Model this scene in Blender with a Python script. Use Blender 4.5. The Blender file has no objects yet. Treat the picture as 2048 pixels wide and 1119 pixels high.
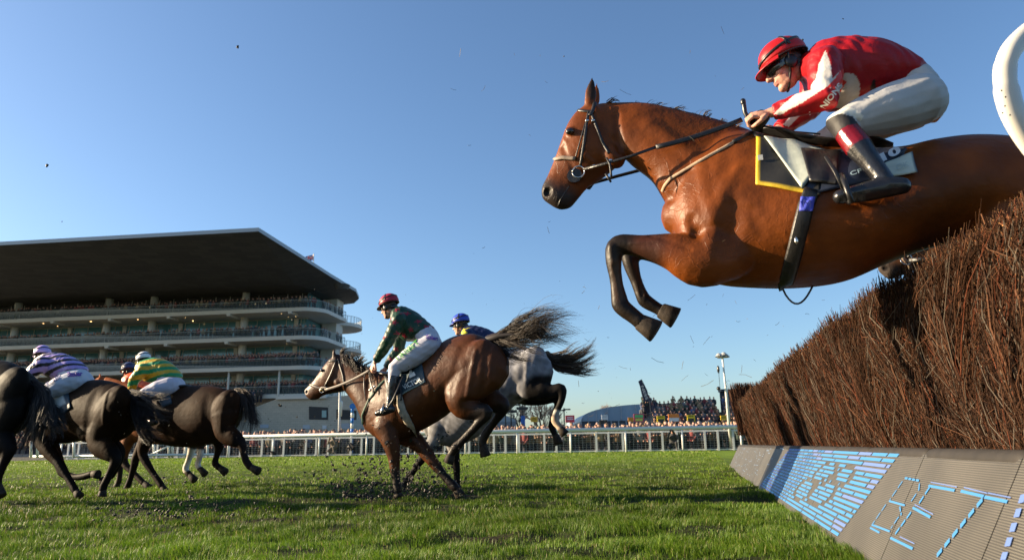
import bpy, math, random, numpy as np
from mathutils import Vector, Matrix
from mathutils.bvhtree import BVHTree
rnd = random.Random(7); nr = np.random.default_rng(7)
sc = bpy.context.scene
COL = sc.collection
# ---------------------------------------------------------------- camera
FPX = 1405.; PITCH = math.radians(13.34); ROLL = math.radians(-0.9); CH = .56
cam = bpy.data.cameras.new('camera'); co = bpy.data.objects.new('camera', cam); COL.objects.link(co)
cam.sensor_width = 36; cam.lens = FPX/2048*36; cam.clip_start = .1; cam.clip_end = 20000
co.matrix_world = Matrix.Translation((0, 0, CH)) @ Matrix.Rotation(math.pi/2+PITCH, 4, 'X') @ Matrix.Rotation(ROLL, 4, 'Z')
cam.dof.use_dof = True; cam.dof.focus_distance = 5.2; cam.dof.aperture_fstop = 4.0
sc.camera = co
# ---------------------------------------------------------------- light
SUN_EL = math.radians(17); SUN_DIR = Vector((-1, .13, 0)).normalized()
sd = Vector((SUN_DIR.x*math.cos(SUN_EL), SUN_DIR.y*math.cos(SUN_EL), math.sin(SUN_EL)))
w = bpy.data.worlds.new('World'); sc.world = w; w.use_nodes = True
nt = w.node_tree; nt.nodes.clear()
sky = nt.nodes.new('ShaderNodeTexSky'); sky.sky_type = 'NISHITA'; sky.sun_disc = False
sky.sun_elevation = SUN_EL; sky.sun_rotation = math.atan2(SUN_DIR.x, SUN_DIR.y)
sky.air_density = 1.0; sky.dust_density = 1.0; sky.ozone_density = 3.6; sky.altitude = 0
bg = nt.nodes.new('ShaderNodeBackground'); bg.inputs['Strength'].default_value = .072
wo = nt.nodes.new('ShaderNodeOutputWorld')
hs_ = nt.nodes.new('ShaderNodeHueSaturation'); hs_.inputs['Saturation'].default_value = 1.02; nt.links.new(sky.outputs[0], hs_.inputs['Color']); nt.links.new(hs_.outputs[0], bg.inputs[0]); nt.links.new(bg.outputs[0], wo.inputs[0])
sl = bpy.data.lights.new('sun', 'SUN'); so = bpy.data.objects.new('sun', sl); COL.objects.link(so)
sl.energy = 5.0; sl.angle = math.radians(.55); sl.color = (1, .79, .52)
so.rotation_euler = (-sd).to_track_quat('-Z', 'Y').to_euler()
sc.view_settings.view_transform = 'Standard'; sc.view_settings.look = 'None'
sc.view_settings.exposure = 1.6; sc.view_settings.gamma = 1.0
# ---------------------------------------------------------------- projection helpers (photo measurements to world points at real distances)
_cp, _sp = math.cos(PITCH), math.sin(PITCH); _cr, _sr = math.cos(ROLL), math.sin(ROLL)
_R0 = Vector((1, 0, 0)); _U0 = Vector((0, -_sp, _cp)); _D = Vector((0, _cp, _sp))
_R = _cr*_R0+_sr*_U0; _U = -_sr*_R0+_cr*_U0
CAM = Vector((0, 0, CH))
def ray(u, v): return _D+_R*((u-1024)/FPX)-_U*((v-559.5)/FPX)
def P(u, v, d): return CAM+ray(u, v)*d
def Z(u, v, z):
    r = ray(u, v); return CAM+r*((z-CH)/r.z)
def gz(x, y):
    t = min(1, max(0, (y-10)/23.)); return .22*t*t*(3-2*t)
def V(*a): return Vector(a)
# ---------------------------------------------------------------- materials
def mat(name, col=(.5, .5, .5), rough=.6, metal=0, attr=False, ns=0, namt=.0, bump=0, bs=20, spec=.5, emit=0, sheen=0, coat=0, alpha=1, trans=0, detail=4, bdist=.01, ecol=None, veins=False):
    m = bpy.data.materials.new(name); m.use_nodes = True
    n = m.node_tree.nodes; L = m.node_tree.links; b = n['Principled BSDF']
    b.inputs['Roughness'].default_value = rough; b.inputs['Metallic'].default_value = metal
    b.inputs['Specular IOR Level'].default_value = spec
    b.inputs['Sheen Weight'].default_value = sheen; b.inputs['Coat Weight'].default_value = coat
    b.inputs['Coat Roughness'].default_value = .25
    b.inputs['Alpha'].default_value = alpha
    tc = n.new('ShaderNodeTexCoord')
    if attr:
        a = n.new('ShaderNodeAttribute'); a.attribute_name = 'Col'; src = a.outputs['Color']
    else:
        a = n.new('ShaderNodeRGB'); a.outputs[0].default_value = (*col, 1); src = a.outputs[0]
    if namt:
        t = n.new('ShaderNodeTexNoise'); t.inputs['Scale'].default_value = ns; t.inputs['Detail'].default_value = detail
        L.new(tc.outputs['Object'], t.inputs['Vector'])
        mr = n.new('ShaderNodeMapRange'); mr.inputs['From Min'].default_value = .3; mr.inputs['From Max'].default_value = .7
        mr.inputs['To Min'].default_value = 1-namt; mr.inputs['To Max'].default_value = 1+namt
        L.new(t.outputs['Fac'], mr.inputs['Value'])
        mx = n.new('ShaderNodeVectorMath'); mx.operation = 'SCALE'
        L.new(src, mx.inputs[0]); L.new(mr.outputs[0], mx.inputs['Scale']); src = mx.outputs[0]
    L.new(src, b.inputs['Base Color'])
    if emit:
        b.inputs['Emission Strength'].default_value = emit
        if ecol: b.inputs['Emission Color'].default_value = (*ecol, 1)
        else: L.new(src, b.inputs['Emission Color'])
    if bump:
        t = n.new('ShaderNodeTexNoise'); t.inputs['Scale'].default_value = bs; t.inputs['Detail'].default_value = 5
        L.new(tc.outputs['Object'], t.inputs['Vector'])
        bp = n.new('ShaderNodeBump'); bp.inputs['Strength'].default_value = bump; bp.inputs['Distance'].default_value = bdist
        L.new(t.outputs['Fac'], bp.inputs['Height']); L.new(bp.outputs[0], b.inputs['Normal'])
        if veins:
            ds = n.new('ShaderNodeTexNoise'); ds.inputs['Scale'].default_value = 5; L.new(tc.outputs['Object'], ds.inputs['Vector'])
            ad = n.new('ShaderNodeVectorMath'); ad.operation = 'MULTIPLY_ADD'; L.new(ds.outputs['Color'], ad.inputs[0]); ad.inputs[1].default_value = (.3, .3, .3); L.new(tc.outputs['Object'], ad.inputs[2])
            vo = n.new('ShaderNodeTexVoronoi'); vo.feature = 'DISTANCE_TO_EDGE'; vo.inputs['Scale'].default_value = 13; L.new(ad.outputs[0], vo.inputs['Vector'])
            r1 = n.new('ShaderNodeMapRange'); r1.inputs['From Max'].default_value = .03; r1.inputs['To Min'].default_value = 1; r1.inputs['To Max'].default_value = 0; L.new(vo.outputs['Distance'], r1.inputs['Value'])
            mk = n.new('ShaderNodeTexNoise'); mk.inputs['Scale'].default_value = 2.2; L.new(tc.outputs['Object'], mk.inputs['Vector'])
            r2 = n.new('ShaderNodeMapRange'); r2.inputs['From Min'].default_value = .48; r2.inputs['From Max'].default_value = .62; L.new(mk.outputs['Fac'], r2.inputs['Value'])
            mu = n.new('ShaderNodeMath'); mu.operation = 'MULTIPLY'; L.new(r1.outputs[0], mu.inputs[0]); L.new(r2.outputs[0], mu.inputs[1])
            b2 = n.new('ShaderNodeBump'); b2.inputs['Strength'].default_value = .35; b2.inputs['Distance'].default_value = .003; L.new(mu.outputs[0], b2.inputs['Height']); L.new(bp.outputs[0], b2.inputs['Normal']); L.new(b2.outputs[0], b.inputs['Normal'])
    if trans:
        o = n['Material Output']; tr = n.new('ShaderNodeBsdfTranslucent'); mi = n.new('ShaderNodeMixShader')
        mi.inputs[0].default_value = trans; L.new(src, tr.inputs['Color'])
        L.new(b.outputs[0], mi.inputs[1]); L.new(tr.outputs[0], mi.inputs[2]); L.new(mi.outputs[0], o.inputs['Surface'])
    return m
M = {}
M['coat'] = mat('horse coat', attr=True, rough=.46, ns=6, namt=.34, bump=.5, bs=15, spec=.2, sheen=.0, bdist=.012, veins=True, detail=7)
M['coatfar'] = mat('racehorse coat', attr=True, rough=.6, ns=6, namt=.4, bump=.4, bs=12, spec=.06, sheen=0, detail=7)
M['hoof'] = mat('hoof horn', (.03, .022, .016), .7, ns=30, namt=.5, bump=.3, bs=30, spec=.2)
M['steel'] = mat('polished steel', (.62, .6, .56), .25, 1)
M['leather'] = mat('black leather', (.012, .011, .011), .42, ns=30, namt=.3, bump=.2, bs=60)
M['brownleather'] = mat('brown leather', (.06, .04, .03), .5, ns=30, namt=.3)
M['sheepskin'] = mat('pale strap', (.42, .30, .2), .8, ns=60, namt=.2)
M['greyleather'] = mat('grey leather', (.2, .15, .11), .6, ns=40, namt=.3)
M['hair'] = mat('dark horsehair', attr=True, rough=.5, spec=.4)
M['eye'] = mat('horse eye', (.01, .006, .004), .08, coat=.6)
M['skin'] = mat('human skin', attr=True, rough=.55, ns=40, namt=.12, bump=.06, bs=80)
M['silk'] = mat('racing silk', attr=True, rough=.45, ns=14, namt=.06, bump=.45, bs=9, spec=.3, sheen=0, bdist=.03)
M['breech'] = mat('white breeches', attr=True, rough=.6, ns=8, namt=.04, bump=.3, bs=7, spec=.35, bdist=.03)
M['helmet'] = mat('helmet silk cover', attr=True, rough=.4, ns=20, namt=.08, bump=.3, bs=14, spec=.35)
M['boot'] = mat('riding boot leather', attr=True, rough=.24, ns=20, namt=.2, bump=.35, bs=22, spec=.6)
M['black'] = mat('black plastic', (.012, .012, .013), .35)
M['lens'] = mat('dark goggle lens', (.015, .018, .025), .08, coat=.8)
M['cloth'] = mat('number cloth', attr=True, rough=.6, ns=20, namt=.1, bump=.35, bs=14)
M['grass'] = mat('grass blades', attr=True, rough=.5, trans=.38, spec=.3)
M['twig'] = mat('birch twigs', attr=True, rough=.75, spec=.1)
M['white'] = mat('white plastic rail', (.60, .60, .58), .4, ns=6, namt=.05)
M['cream'] = mat('white wing rail plastic', (.62, .60, .54), .35, ns=8, namt=.04)
M['people'] = mat('spectators', attr=True, rough=.8)
M['attr'] = mat('painted', attr=True, rough=.6)
# ---------------------------------------------------------------- geometry container
class G:
    def __init__(s): s.v = []; s.f = []; s.c = []; s.cur = None; s.mi = []; s.m = 0
    def addv(s, p): s.v.append(tuple(p)); s.c.append(s.cur); return len(s.v)-1
    def face(s, *i): s.f.append(i); s.mi.append(s.m)
    def rings(s, rings, cap=True, closed=True):
        idx = [[s.addv(p) for p in r] for r in rings]; n = len(idx[0])
        for a, b in zip(idx, idx[1:]):
            for k in range(n if closed else n-1):
                s.face(a[k], a[(k+1) % n], b[(k+1) % n], b[k])
        if cap:
            s.face(*reversed(idx[0])); s.face(*idx[-1])
    def tube(s, pts, rad, n=8, N=None, rb=None, cap=True, round_ends=False):
        pts = [Vector(p) for p in pts]
        if not hasattr(rad, '__len__'): rad = [rad]*len(pts)
        if rb is None: rb = rad
        elif not hasattr(rb, '__len__'): rb = [rb]*len(pts)
        rad = list(rad); rb = list(rb); out = []
        T = []
        for i in range(len(pts)):
            a = pts[max(0, i-1)]; b = pts[min(len(pts)-1, i+1)]; t = (b-a)
            T.append(t.normalized() if t.length > 1e-9 else Vector((0, 0, 1)))
        ref = Vector(N) if N is not None else None
        prev = None
        def fr(t):
            nonlocal prev
            r = ref if ref is not None else (prev if prev is not None else (Vector((0, 0, 1)) if abs(t.z) < .9 else Vector((1, 0, 0))))
            y = (r-t*r.dot(t))
            if y.length < 1e-4: y = t.orthogonal()
            y.normalize(); 
            if ref is None: prev = y
            return y.cross(t), y
        def ring(p, t, ra, rl):
            x, y = fr(t)
            return [p+x*(ra*math.cos(2*math.pi*k/n))+y*(rl*math.sin(2*math.pi*k/n)) for k in range(n)]
        if round_ends:
            for q in (.02, .5, .85): out.append(ring(pts[0]-T[0]*rad[0]*math.sqrt(1-q*q), T[0], rad[0]*q, rb[0]*q))
        for p, t, a, b in zip(pts, T, rad, rb): out.append(ring(p, t, a, b))
        if round_ends:
            for q in (.85, .5, .02): out.append(ring(pts[-1]+T[-1]*rad[-1]*math.sqrt(1-q*q), T[-1], rad[-1]*q, rb[-1]*q))
        s.rings(out, cap)
    def ell(s, c, ax, n=14, m=9):
        c = Vector(c); X, Y, Zv = [Vector(a) for a in ax]; out = []
        for j in range(m+1):
            th = .06+(math.pi-.12)*j/m
            out.append([c+Zv*math.cos(th)+X*(math.sin(th)*math.cos(2*math.pi*k/n))+Y*(math.sin(th)*math.sin(2*math.pi*k/n)) for k in range(n)])
        s.rings(out)
    def box(s, c, dx, dy, dz):   # half-extent vectors
        c = Vector(c); dx, dy, dz = Vector(dx), Vector(dy), Vector(dz)
        i = [s.addv(c+a*dx+b*dy+d*dz) for d in (-1, 1) for a, b in ((-1, -1), (1, -1), (1, 1), (-1, 1))]
        for q in ((3, 2, 1, 0), (4, 5, 6, 7), (0, 1, 5, 4), (1, 2, 6, 5), (2, 3, 7, 6), (3, 0, 4, 7)): s.face(*[i[k] for k in q])
    def abox(s, x0, x1, y0, y1, z0, z1): s.box(((x0+x1)/2, (y0+y1)/2, (z0+z1)/2), ((x1-x0)/2, 0, 0), (0, (y1-y0)/2, 0), (0, 0, (z1-z0)/2))
    def poly(s, pts): s.face(*[s.addv(p) for p in pts])
    def prism(s, pts, d):
        d = Vector(d); a = [s.addv(p) for p in pts]; b = [s.addv(Vector(p)+d) for p in pts]; n = len(a)
        s.face(*reversed(a)); s.face(*b)
        for k in range(n): s.face(a[k], a[(k+1) % n], b[(k+1) % n], b[k])
def meshify(name, v, f, origin=(0, 0, 0), colors=None, smooth=False, mats=(), mi=None):
    me = bpy.data.meshes.new(name); o = Vector(origin)
    v = np.asarray(v, dtype=np.float64)-np.array(o)
    me.from_pydata(v.tolist(), [], f); me.update()
    if colors is not None: setcol(me, colors)
    if smooth: me.shade_smooth()
    for m in mats: me.materials.append(m)
    if mi is not None: me.polygons.foreach_set('material_index', mi)
    return me
def setcol(me, cols):
    c = np.ones((len(me.vertices), 4), dtype=np.float32); c[:, :3] = np.asarray(cols, dtype=np.float32)[:, :3]
    at = me.color_attributes.new('Col', 'FLOAT_COLOR', 'POINT'); at.data.foreach_set('color', c.ravel())
def link(name, me, parent=None, origin=None):
    o = bpy.data.objects.new(name, me); COL.objects.link(o)
    if parent is not None: o.parent = parent
    elif origin is not None: o.location = origin
    return o
def wo_(o):
    p = Vector((0, 0, 0))
    while o is not None: p = p+o.location; o = o.parent
    return p
def obj(name, g, m, parent=None, origin=None, smooth=False, label=None, col=None):
    """link a G as one object. Vertices are world; mesh is stored relative to the owner's origin"""
    org = wo_(parent) if parent is not None else Vector(origin if origin is not None else (0, 0, 0))
    cols = None
    if any(c is not None for c in g.c): cols = [c if c is not None else (.5, .5, .5) for c in g.c]
    if col is not None: cols = [col]*len(g.v)
    ms = m if isinstance(m, (list, tuple)) else [m]
    me = meshify(name, g.v, g.f, org, cols, smooth, ms, g.mi if len(ms) > 1 else None)
    o = link(name, me, parent, org)
    if label: o['label'] = label
    return o
def thing(name, label, cat, loc, group=None):
    o = bpy.data.objects.new(name, None); COL.objects.link(o); o.location = loc
    o.empty_display_size = .2
    return tag(o, label, cat, group)
def tag(o, label, cat, group=None, kind=None):
    if label: o['label'] = label
    if cat: o['category'] = cat
    if group: o['group'] = group
    if kind: o['kind'] = kind
    return o
def bigmesh(name, verts, faces, cols, m, smooth=False):
    """numpy mesh: faces as (n,k) array"""
    me = bpy.data.meshes.new(name); nv = len(verts); nf, k = faces.shape
    me.vertices.add(nv); me.vertices.foreach_set('co', np.ascontiguousarray(verts, dtype=np.float32).ravel())
    me.loops.add(nf*k); me.loops.foreach_set('vertex_index', np.ascontiguousarray(faces, dtype=np.int32).ravel())
    me.polygons.add(nf); me.polygons.foreach_set('loop_start', np.arange(0, nf*k, k, dtype=np.int32))
    me.polygons.foreach_set('loop_total', np.full(nf, k, dtype=np.int32))
    me.update(calc_edges=True)
    if smooth: me.shade_smooth()
    setcol(me, cols); me.materials.append(m)
    return me
def remesh(g, vox, smooth=4, fac=.5):
    me = bpy.data.meshes.new('tmp'); me.from_pydata([tuple(p) for p in g.v], [], g.f); me.update()
    o = bpy.data.objects.new('tmp', me); COL.objects.link(o)
    r = o.modifiers.new('r', 'REMESH'); r.mode = 'VOXEL'; r.voxel_size = vox; r.use_smooth_shade = True
    if smooth:
        s = o.modifiers.new('s', 'SMOOTH'); s.factor = fac; s.iterations = smooth
    dg = bpy.context.evaluated_depsgraph_get(); ev = o.evaluated_get(dg)
    out = bpy.data.meshes.new_from_object(ev)
    bpy.data.objects.remove(o); bpy.data.meshes.remove(me)
    n = len(out.vertices); a = np.empty(n*3, dtype=np.float32); out.vertices.foreach_get('co', a)
    return out, a.reshape(-1, 3).astype(np.float64)
def segd(vs, a, b):
    a = np.array(a); b = np.array(b); d = b-a; t = np.clip(((vs-a)@d)/max(1e-9, d@d), 0, 1)
    return np.linalg.norm(vs-(a+t[:, None]*d), axis=1), t
def paint(cols, vs, a, b, r, col, soft=.03, amt=1.):
    d, _ = segd(vs, a, b); k = np.clip((r+soft-d)/soft, 0, 1)*amt; k = (k*k*(3-2*k))[:, None]
    cols[:] = cols*(1-k)+np.array(col)*k
def finish(me, vs, cols, m, name, parent, org):
    me.vertices.foreach_set('co', (vs-np.array(org)).astype(np.float32).ravel()); me.update(); me.shade_smooth()
    setcol(me, cols); me.materials.clear(); me.materials.append(m); me.name = name
    return link(name, me, parent)
def crom(pts, n):
    """Catmull-Rom through tuples"""
    P_ = [np.array(p, dtype=float) for p in pts]; out = []
    for i in range(len(P_)-1):
        p0 = P_[max(0, i-1)]; p1 = P_[i]; p2 = P_[i+1]; p3 = P_[min(len(P_)-1, i+2)]
        for k in range(n):
            t = k/n; out.append(.5*((2*p1)+(-p0+p2)*t+(2*p0-5*p1+4*p2-p3)*t*t+(-p0+3*p1-3*p2+p3)*t**3))
    out.append(P_[-1]); return out
def inpoly(x, z, poly):
    ins = np.zeros(len(x), bool); n = len(poly)
    for i in range(n):
        x1, y1 = poly[i]; x2, y2 = poly[(i+1) % n]
        c = ((y1 > z) != (y2 > z)); ins ^= c & (x < (x2-x1)*(z-y1)/((y2-y1) if y2 != y1 else 1e-9)+x1)
    return ins
def text_mesh(s, bold=0.0):
    c = bpy.data.curves.new('t', 'FONT'); c.body = s; c.size = 1; c.resolution_u = 3; c.offset = bold
    o = bpy.data.objects.new('t', c); COL.objects.link(o)
    dg = bpy.context.evaluated_depsgraph_get(); me = bpy.data.meshes.new_from_object(o.evaluated_get(dg))
    vs = np.array([v.co[:] for v in me.vertices]); fs = [tuple(p.vertices) for p in me.polygons]
    bpy.data.objects.remove(o); bpy.data.curves.remove(c); bpy.data.meshes.remove(me)
    vs[:, 0] -= vs[:, 0].min(); w_ = vs[:, 0].max(); vs[:, 1] -= vs[:, 1].min(); h_ = vs[:, 1].max()
    vs[:, 0] /= w_; vs[:, 1] /= h_
    return vs, fs
# ================================================================ the sagittal plane of one horse (and its rider)
class Plane:
    def __init__(s, u, v, d, psi):
        s.O = P(u, v, d); a = math.radians(psi)
        s.h = V(-math.cos(a), math.sin(a), 0); s.N = V(-math.sin(a), -math.cos(a), 0)
    def __call__(s, u, v, lat=0.):
        r = ray(u, v); q = s.O+s.N*lat-CAM
        return CAM+r*(q.dot(s.N)/r.dot(s.N))
    def xz(s, u, v):
        p = s(u, v); return ((p-s.O).dot(s.h), p.z)
    def loc(s, vs):
        q = vs-np.array(s.O); return q@np.array(s.h), q@np.array(s.N), vs[:, 2]
def ringof(top, bot, w_, N, n=40, egg=.12, pw=1.0):
    c = (top+bot)/2; up = (top-bot)/2; out = []
    for k in range(n):
        t = 2*math.pi*k/n; ct, st = math.cos(t), math.sin(t)
        sx = math.copysign(abs(st)**pw, st)
        out.append(c+up*ct+N*(w_*sx*(1-egg*ct)))
    return out
def loftpairs(g, pl, pairs, egg=.12, sub=5, pw=1., lat=0.):
    """pairs: (ut,vt,ub,vb,halfwidth)"""
    pts = crom(pairs, sub); rs = []
    for p in pts: rs.append(ringof(pl(p[0], p[1], lat), pl(p[2], p[3], lat), p[4], pl.N, egg=egg, pw=pw))
    # rounded ends
    def shrink(r, k, off):
        c = sum(r, Vector())/len(r); return [c+(p-c)*k+off for p in r]
    d0 = (sum(rs[0], Vector())-sum(rs[1], Vector()))/len(rs[0]); d1 = (sum(rs[-1], Vector())-sum(rs[-2], Vector()))/len(rs[0])
    d0 = d0.normalized()*pts[0][4]*.5; d1 = d1.normalized()*pts[-1][4]*.5
    rs = [shrink(rs[0], .05, d0), shrink(rs[0], .6, d0*.75)]+rs+[shrink(rs[-1], .6, d1*.75), shrink(rs[-1], .05, d1)]
    g.rings(rs)
def limb(g, pl, pts, sub=4, n=18):
    """pts: (u,v,lat,r_in,r_lat) metres radii"""
    q = crom(pts, sub); g.tube([pl(p[0], p[1], p[2]) for p in q], [max(.004, p[3]) for p in q], n=n, N=pl.N, rb=[max(.004, p[4]) for p in q], round_ends=True)
def hoof(g, a, b, r0, r1, N):
    """a coronet, b sole centre"""
    a, b = Vector(a), Vector(b); t = (b-a).normalized(); N = Vector(N); x = N.cross(t).normalized()
    rs = []
    for q, r in ((-.08, r0*.9), (0, r0), (.5, (r0+r1)/2), (.97, r1), (1.0, r1*.93)):
        c = a.lerp(b, q); rs.append([c+x*(r*math.cos(k*math.pi/7)*1.1)+N*(r*.92*math.sin(k*math.pi/7)) for k in range(14)])
    g.rings(rs)
def strands(name, guides, n, r, spread, parent, m, cols, seg=12, wave=.02, rs=3, curl=0.):
    """guides: list of lists of world points (same count): hairs interpolate between random pairs of guides"""
    rr = np.random.default_rng(rs); gs = [np.array([list(p) for p in crom([tuple(p) for p in gl], 6)]) for gl in guides]; ncl = max(24, n//22); cl_ab = rr.integers(0, len(gs), (ncl, 2)); cl_t = rr.random(ncl); cl_o = rr.normal(0, spread, (ncl, 3)); cl_p = rr.random((ncl, 3))*6.28; cl_f = 3+rr.random((ncl, 3))*4; cl_L = .55+.45*rr.random(ncl)**.7
    K = len(gs[0]); vs = []; fs = []; cc = []; org = np.array(wo_(parent)); base = 0
    for i in range(n):
        ci = rr.integers(0, ncl); a, b = cl_ab[ci]; t = cl_t[ci]+rr.normal(0, .03); L = min(1., cl_L[ci]*(.8+.25*rr.random()))
        if rr.random() < .12: a, b = rr.integers(0, len(gs), 2); t = rr.random(); L = .6+.4*rr.random()
        cur = gs[a]*(1-t)+gs[b]*t
        idx = np.linspace(0, (K-1)*L, seg); i0 = np.clip(idx.astype(int), 0, K-2); fr = (idx-i0)[:, None]
        c = cur[i0]*(1-fr)+cur[i0+1]*fr
        q = np.linspace(0, 1, seg)[:, None]
        off = cl_o[ci][None]*(.35+q*1.2)+rr.normal(0, spread*.33, 3)[None]*(1.25-q*.75); ph = cl_p[ci]+rr.normal(0, .35, 3); fq = cl_f[ci]
        wv = np.sin(q*fq+ph)*wave*q*(1+curl*rr.random())
        c = c+off+wv
        T = np.gradient(c, axis=0); T /= np.linalg.norm(T, axis=1)[:, None]+1e-9
        A = np.cross(T, rr.normal(size=3)); A /= np.linalg.norm(A, axis=1)[:, None]+1e-9; B = np.cross(T, A)
        rad = (r*(.6+.8*rr.random())*(1-q**2*.85))
        for k in range(3):
            an = k*2.0944; vs.append(c+rad*(A*math.cos(an)+B*math.sin(an)))
        for s_ in range(seg-1):
            for k in range(3):
                k2 = (k+1) % 3; fs.append((base+k*seg+s_, base+k2*seg+s_, base+k2*seg+s_+1, base+k*seg+s_+1))
        c0 = np.array(cols[rr.integers(0, len(cols))])*(.7+.6*rr.random()); cc.append(np.repeat(c0[None], seg*3, 0)); base += seg*3
    me = bigmesh(name, np.concatenate(vs)-org, np.array(fs), np.concatenate(cc), m)
    return link(name, me, parent)
class Surf:
    """conform flat things to a body"""
    def __init__(s, pl, vs, me):
        s.pl = pl; s.t = BVHTree.FromPolygons([Vector(v) for v in vs], [tuple(p.vertices) for p in me.polygons])
    def __call__(s, u, v, off=.006, lat=.3, side=1):
        r_ = ray(u, v); hit = s.t.ray_cast(CAM, r_)[0]
        if hit is None or side < 0:
            p = s.pl(u, v, lat) if hit is None else hit
            if side < 0:
                l = (p-s.pl.O).dot(s.pl.N); h2 = s.t.ray_cast(p-s.pl.N*(l+1.5), s.pl.N)[0]
                p = h2 if h2 is not None else s.t.find_nearest(p-s.pl.N*(2*l))[0]
                return p-s.pl.N*off
            hit = s.t.find_nearest(s.pl(u, v, lat*.5))[0]
        return hit+s.pl.N*off
    def w(s, p, off=.006, dr=None):
        dr = dr or s.pl.N; hit = s.t.ray_cast(p+dr*1., -dr)[0]
        return (hit+dr*off) if hit is not None else None
def strap(g, pts, w_, th, N):
    """ribbon of width w_, thickness th, lying in the plane normal to N"""
    g.tube(pts, w_/2, n=8, N=N, rb=th/2)
def dens(px, k=5):
    out = []
    for a, b in zip(px, px[1:]):
        for i in range(k): out.append(tuple(np.array(a)*(1-i/k)+np.array(b)*i/k))
    out.append(px[-1]); return out
def patch(name, sf, quad, nu, nv, off, colf, m, parent, th=.006, lat=None, smooth=True):
    """quad: 4 px corners (tl,tr,br,bl); colf(s,t)->rgb; lies over surface with a thickness"""
    g = G(); q = [np.array(c, float) for c in quad]; idx = {}
    grid = []
    for j in range(nv+1):
        row = []
        for i in range(nu+1):
            s_, t_ = i/nu, j/nv; p = (q[0]*(1-s_)+q[1]*s_)*(1-t_)+(q[3]*(1-s_)+q[2]*s_)*t_
            o = off+.004*math.sin(s_*9+t_*5)
            row.append(sf(p[0], p[1], o) if lat is None else sf.pl(p[0], p[1], lat+o+.015*math.sin(s_*7)*math.sin(t_*4)))
        grid.append(row)
    N = sf.pl.N; a = []; b = []
    for j in range(nv+1):
        for i in range(nu+1):
            g.cur = colf(i/nu, j/nv); a.append(g.addv(grid[j][i])); 
    for j in range(nv+1):
        for i in range(nu+1):
            g.cur = colf(i/nu, j/nv); b.append(g.addv(grid[j][i]-N*th))
    W = nu+1
    for j in range(nv):
        for i in range(nu):
            k = j*W+i; g.face(a[k], a[k+1], a[k+W+1], a[k+W]); g.face(b[k+W], b[k+W+1], b[k+1], b[k])
    bd = [i for i in range(nu)]+[j*W+nu for j in range(nv)]+[nv*W+i for i in range(nu, 0, -1)]+[j*W for j in range(nv, 0, -1)]
    for k in range(len(bd)):
        x, y = bd[k], bd[(k+1) % len(bd)]; g.face(a[y], a[x], b[x], b[y])
    return obj(name, g, m, parent, smooth=smooth)
def text_on(name, txt, sf, a, b, hpx, m, parent, col, off=.008, bold=.02, flip=1, dr=None):
    """text running from px a to px b (baseline), hpx tall upward (perpendicular), conformed to a surface"""
    vs, fs = text_mesh(txt, bold); a = np.array(a, float); b = np.array(b, float); d = b-a; L = np.linalg.norm(d); d /= L
    up = np.array([d[1], -d[0]])*flip; g = G(); g.cur = col
    for v in vs:
        p = a+d*L*v[0]+up*hpx*v[1]; g.addv(sf(p[0], p[1], off))
    for f in fs: g.face(*f)
    return obj(name, g, m, parent)
def inpaint_poly(pl, vs, cols, poly, col, side=1, soft=0):
    x, l, z = pl.loc(vs); pp = [pl.xz(u, v) for u, v in poly]; k = inpoly(x, z, pp) & (l*side > -.02)
    cols[k] = col
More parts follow.
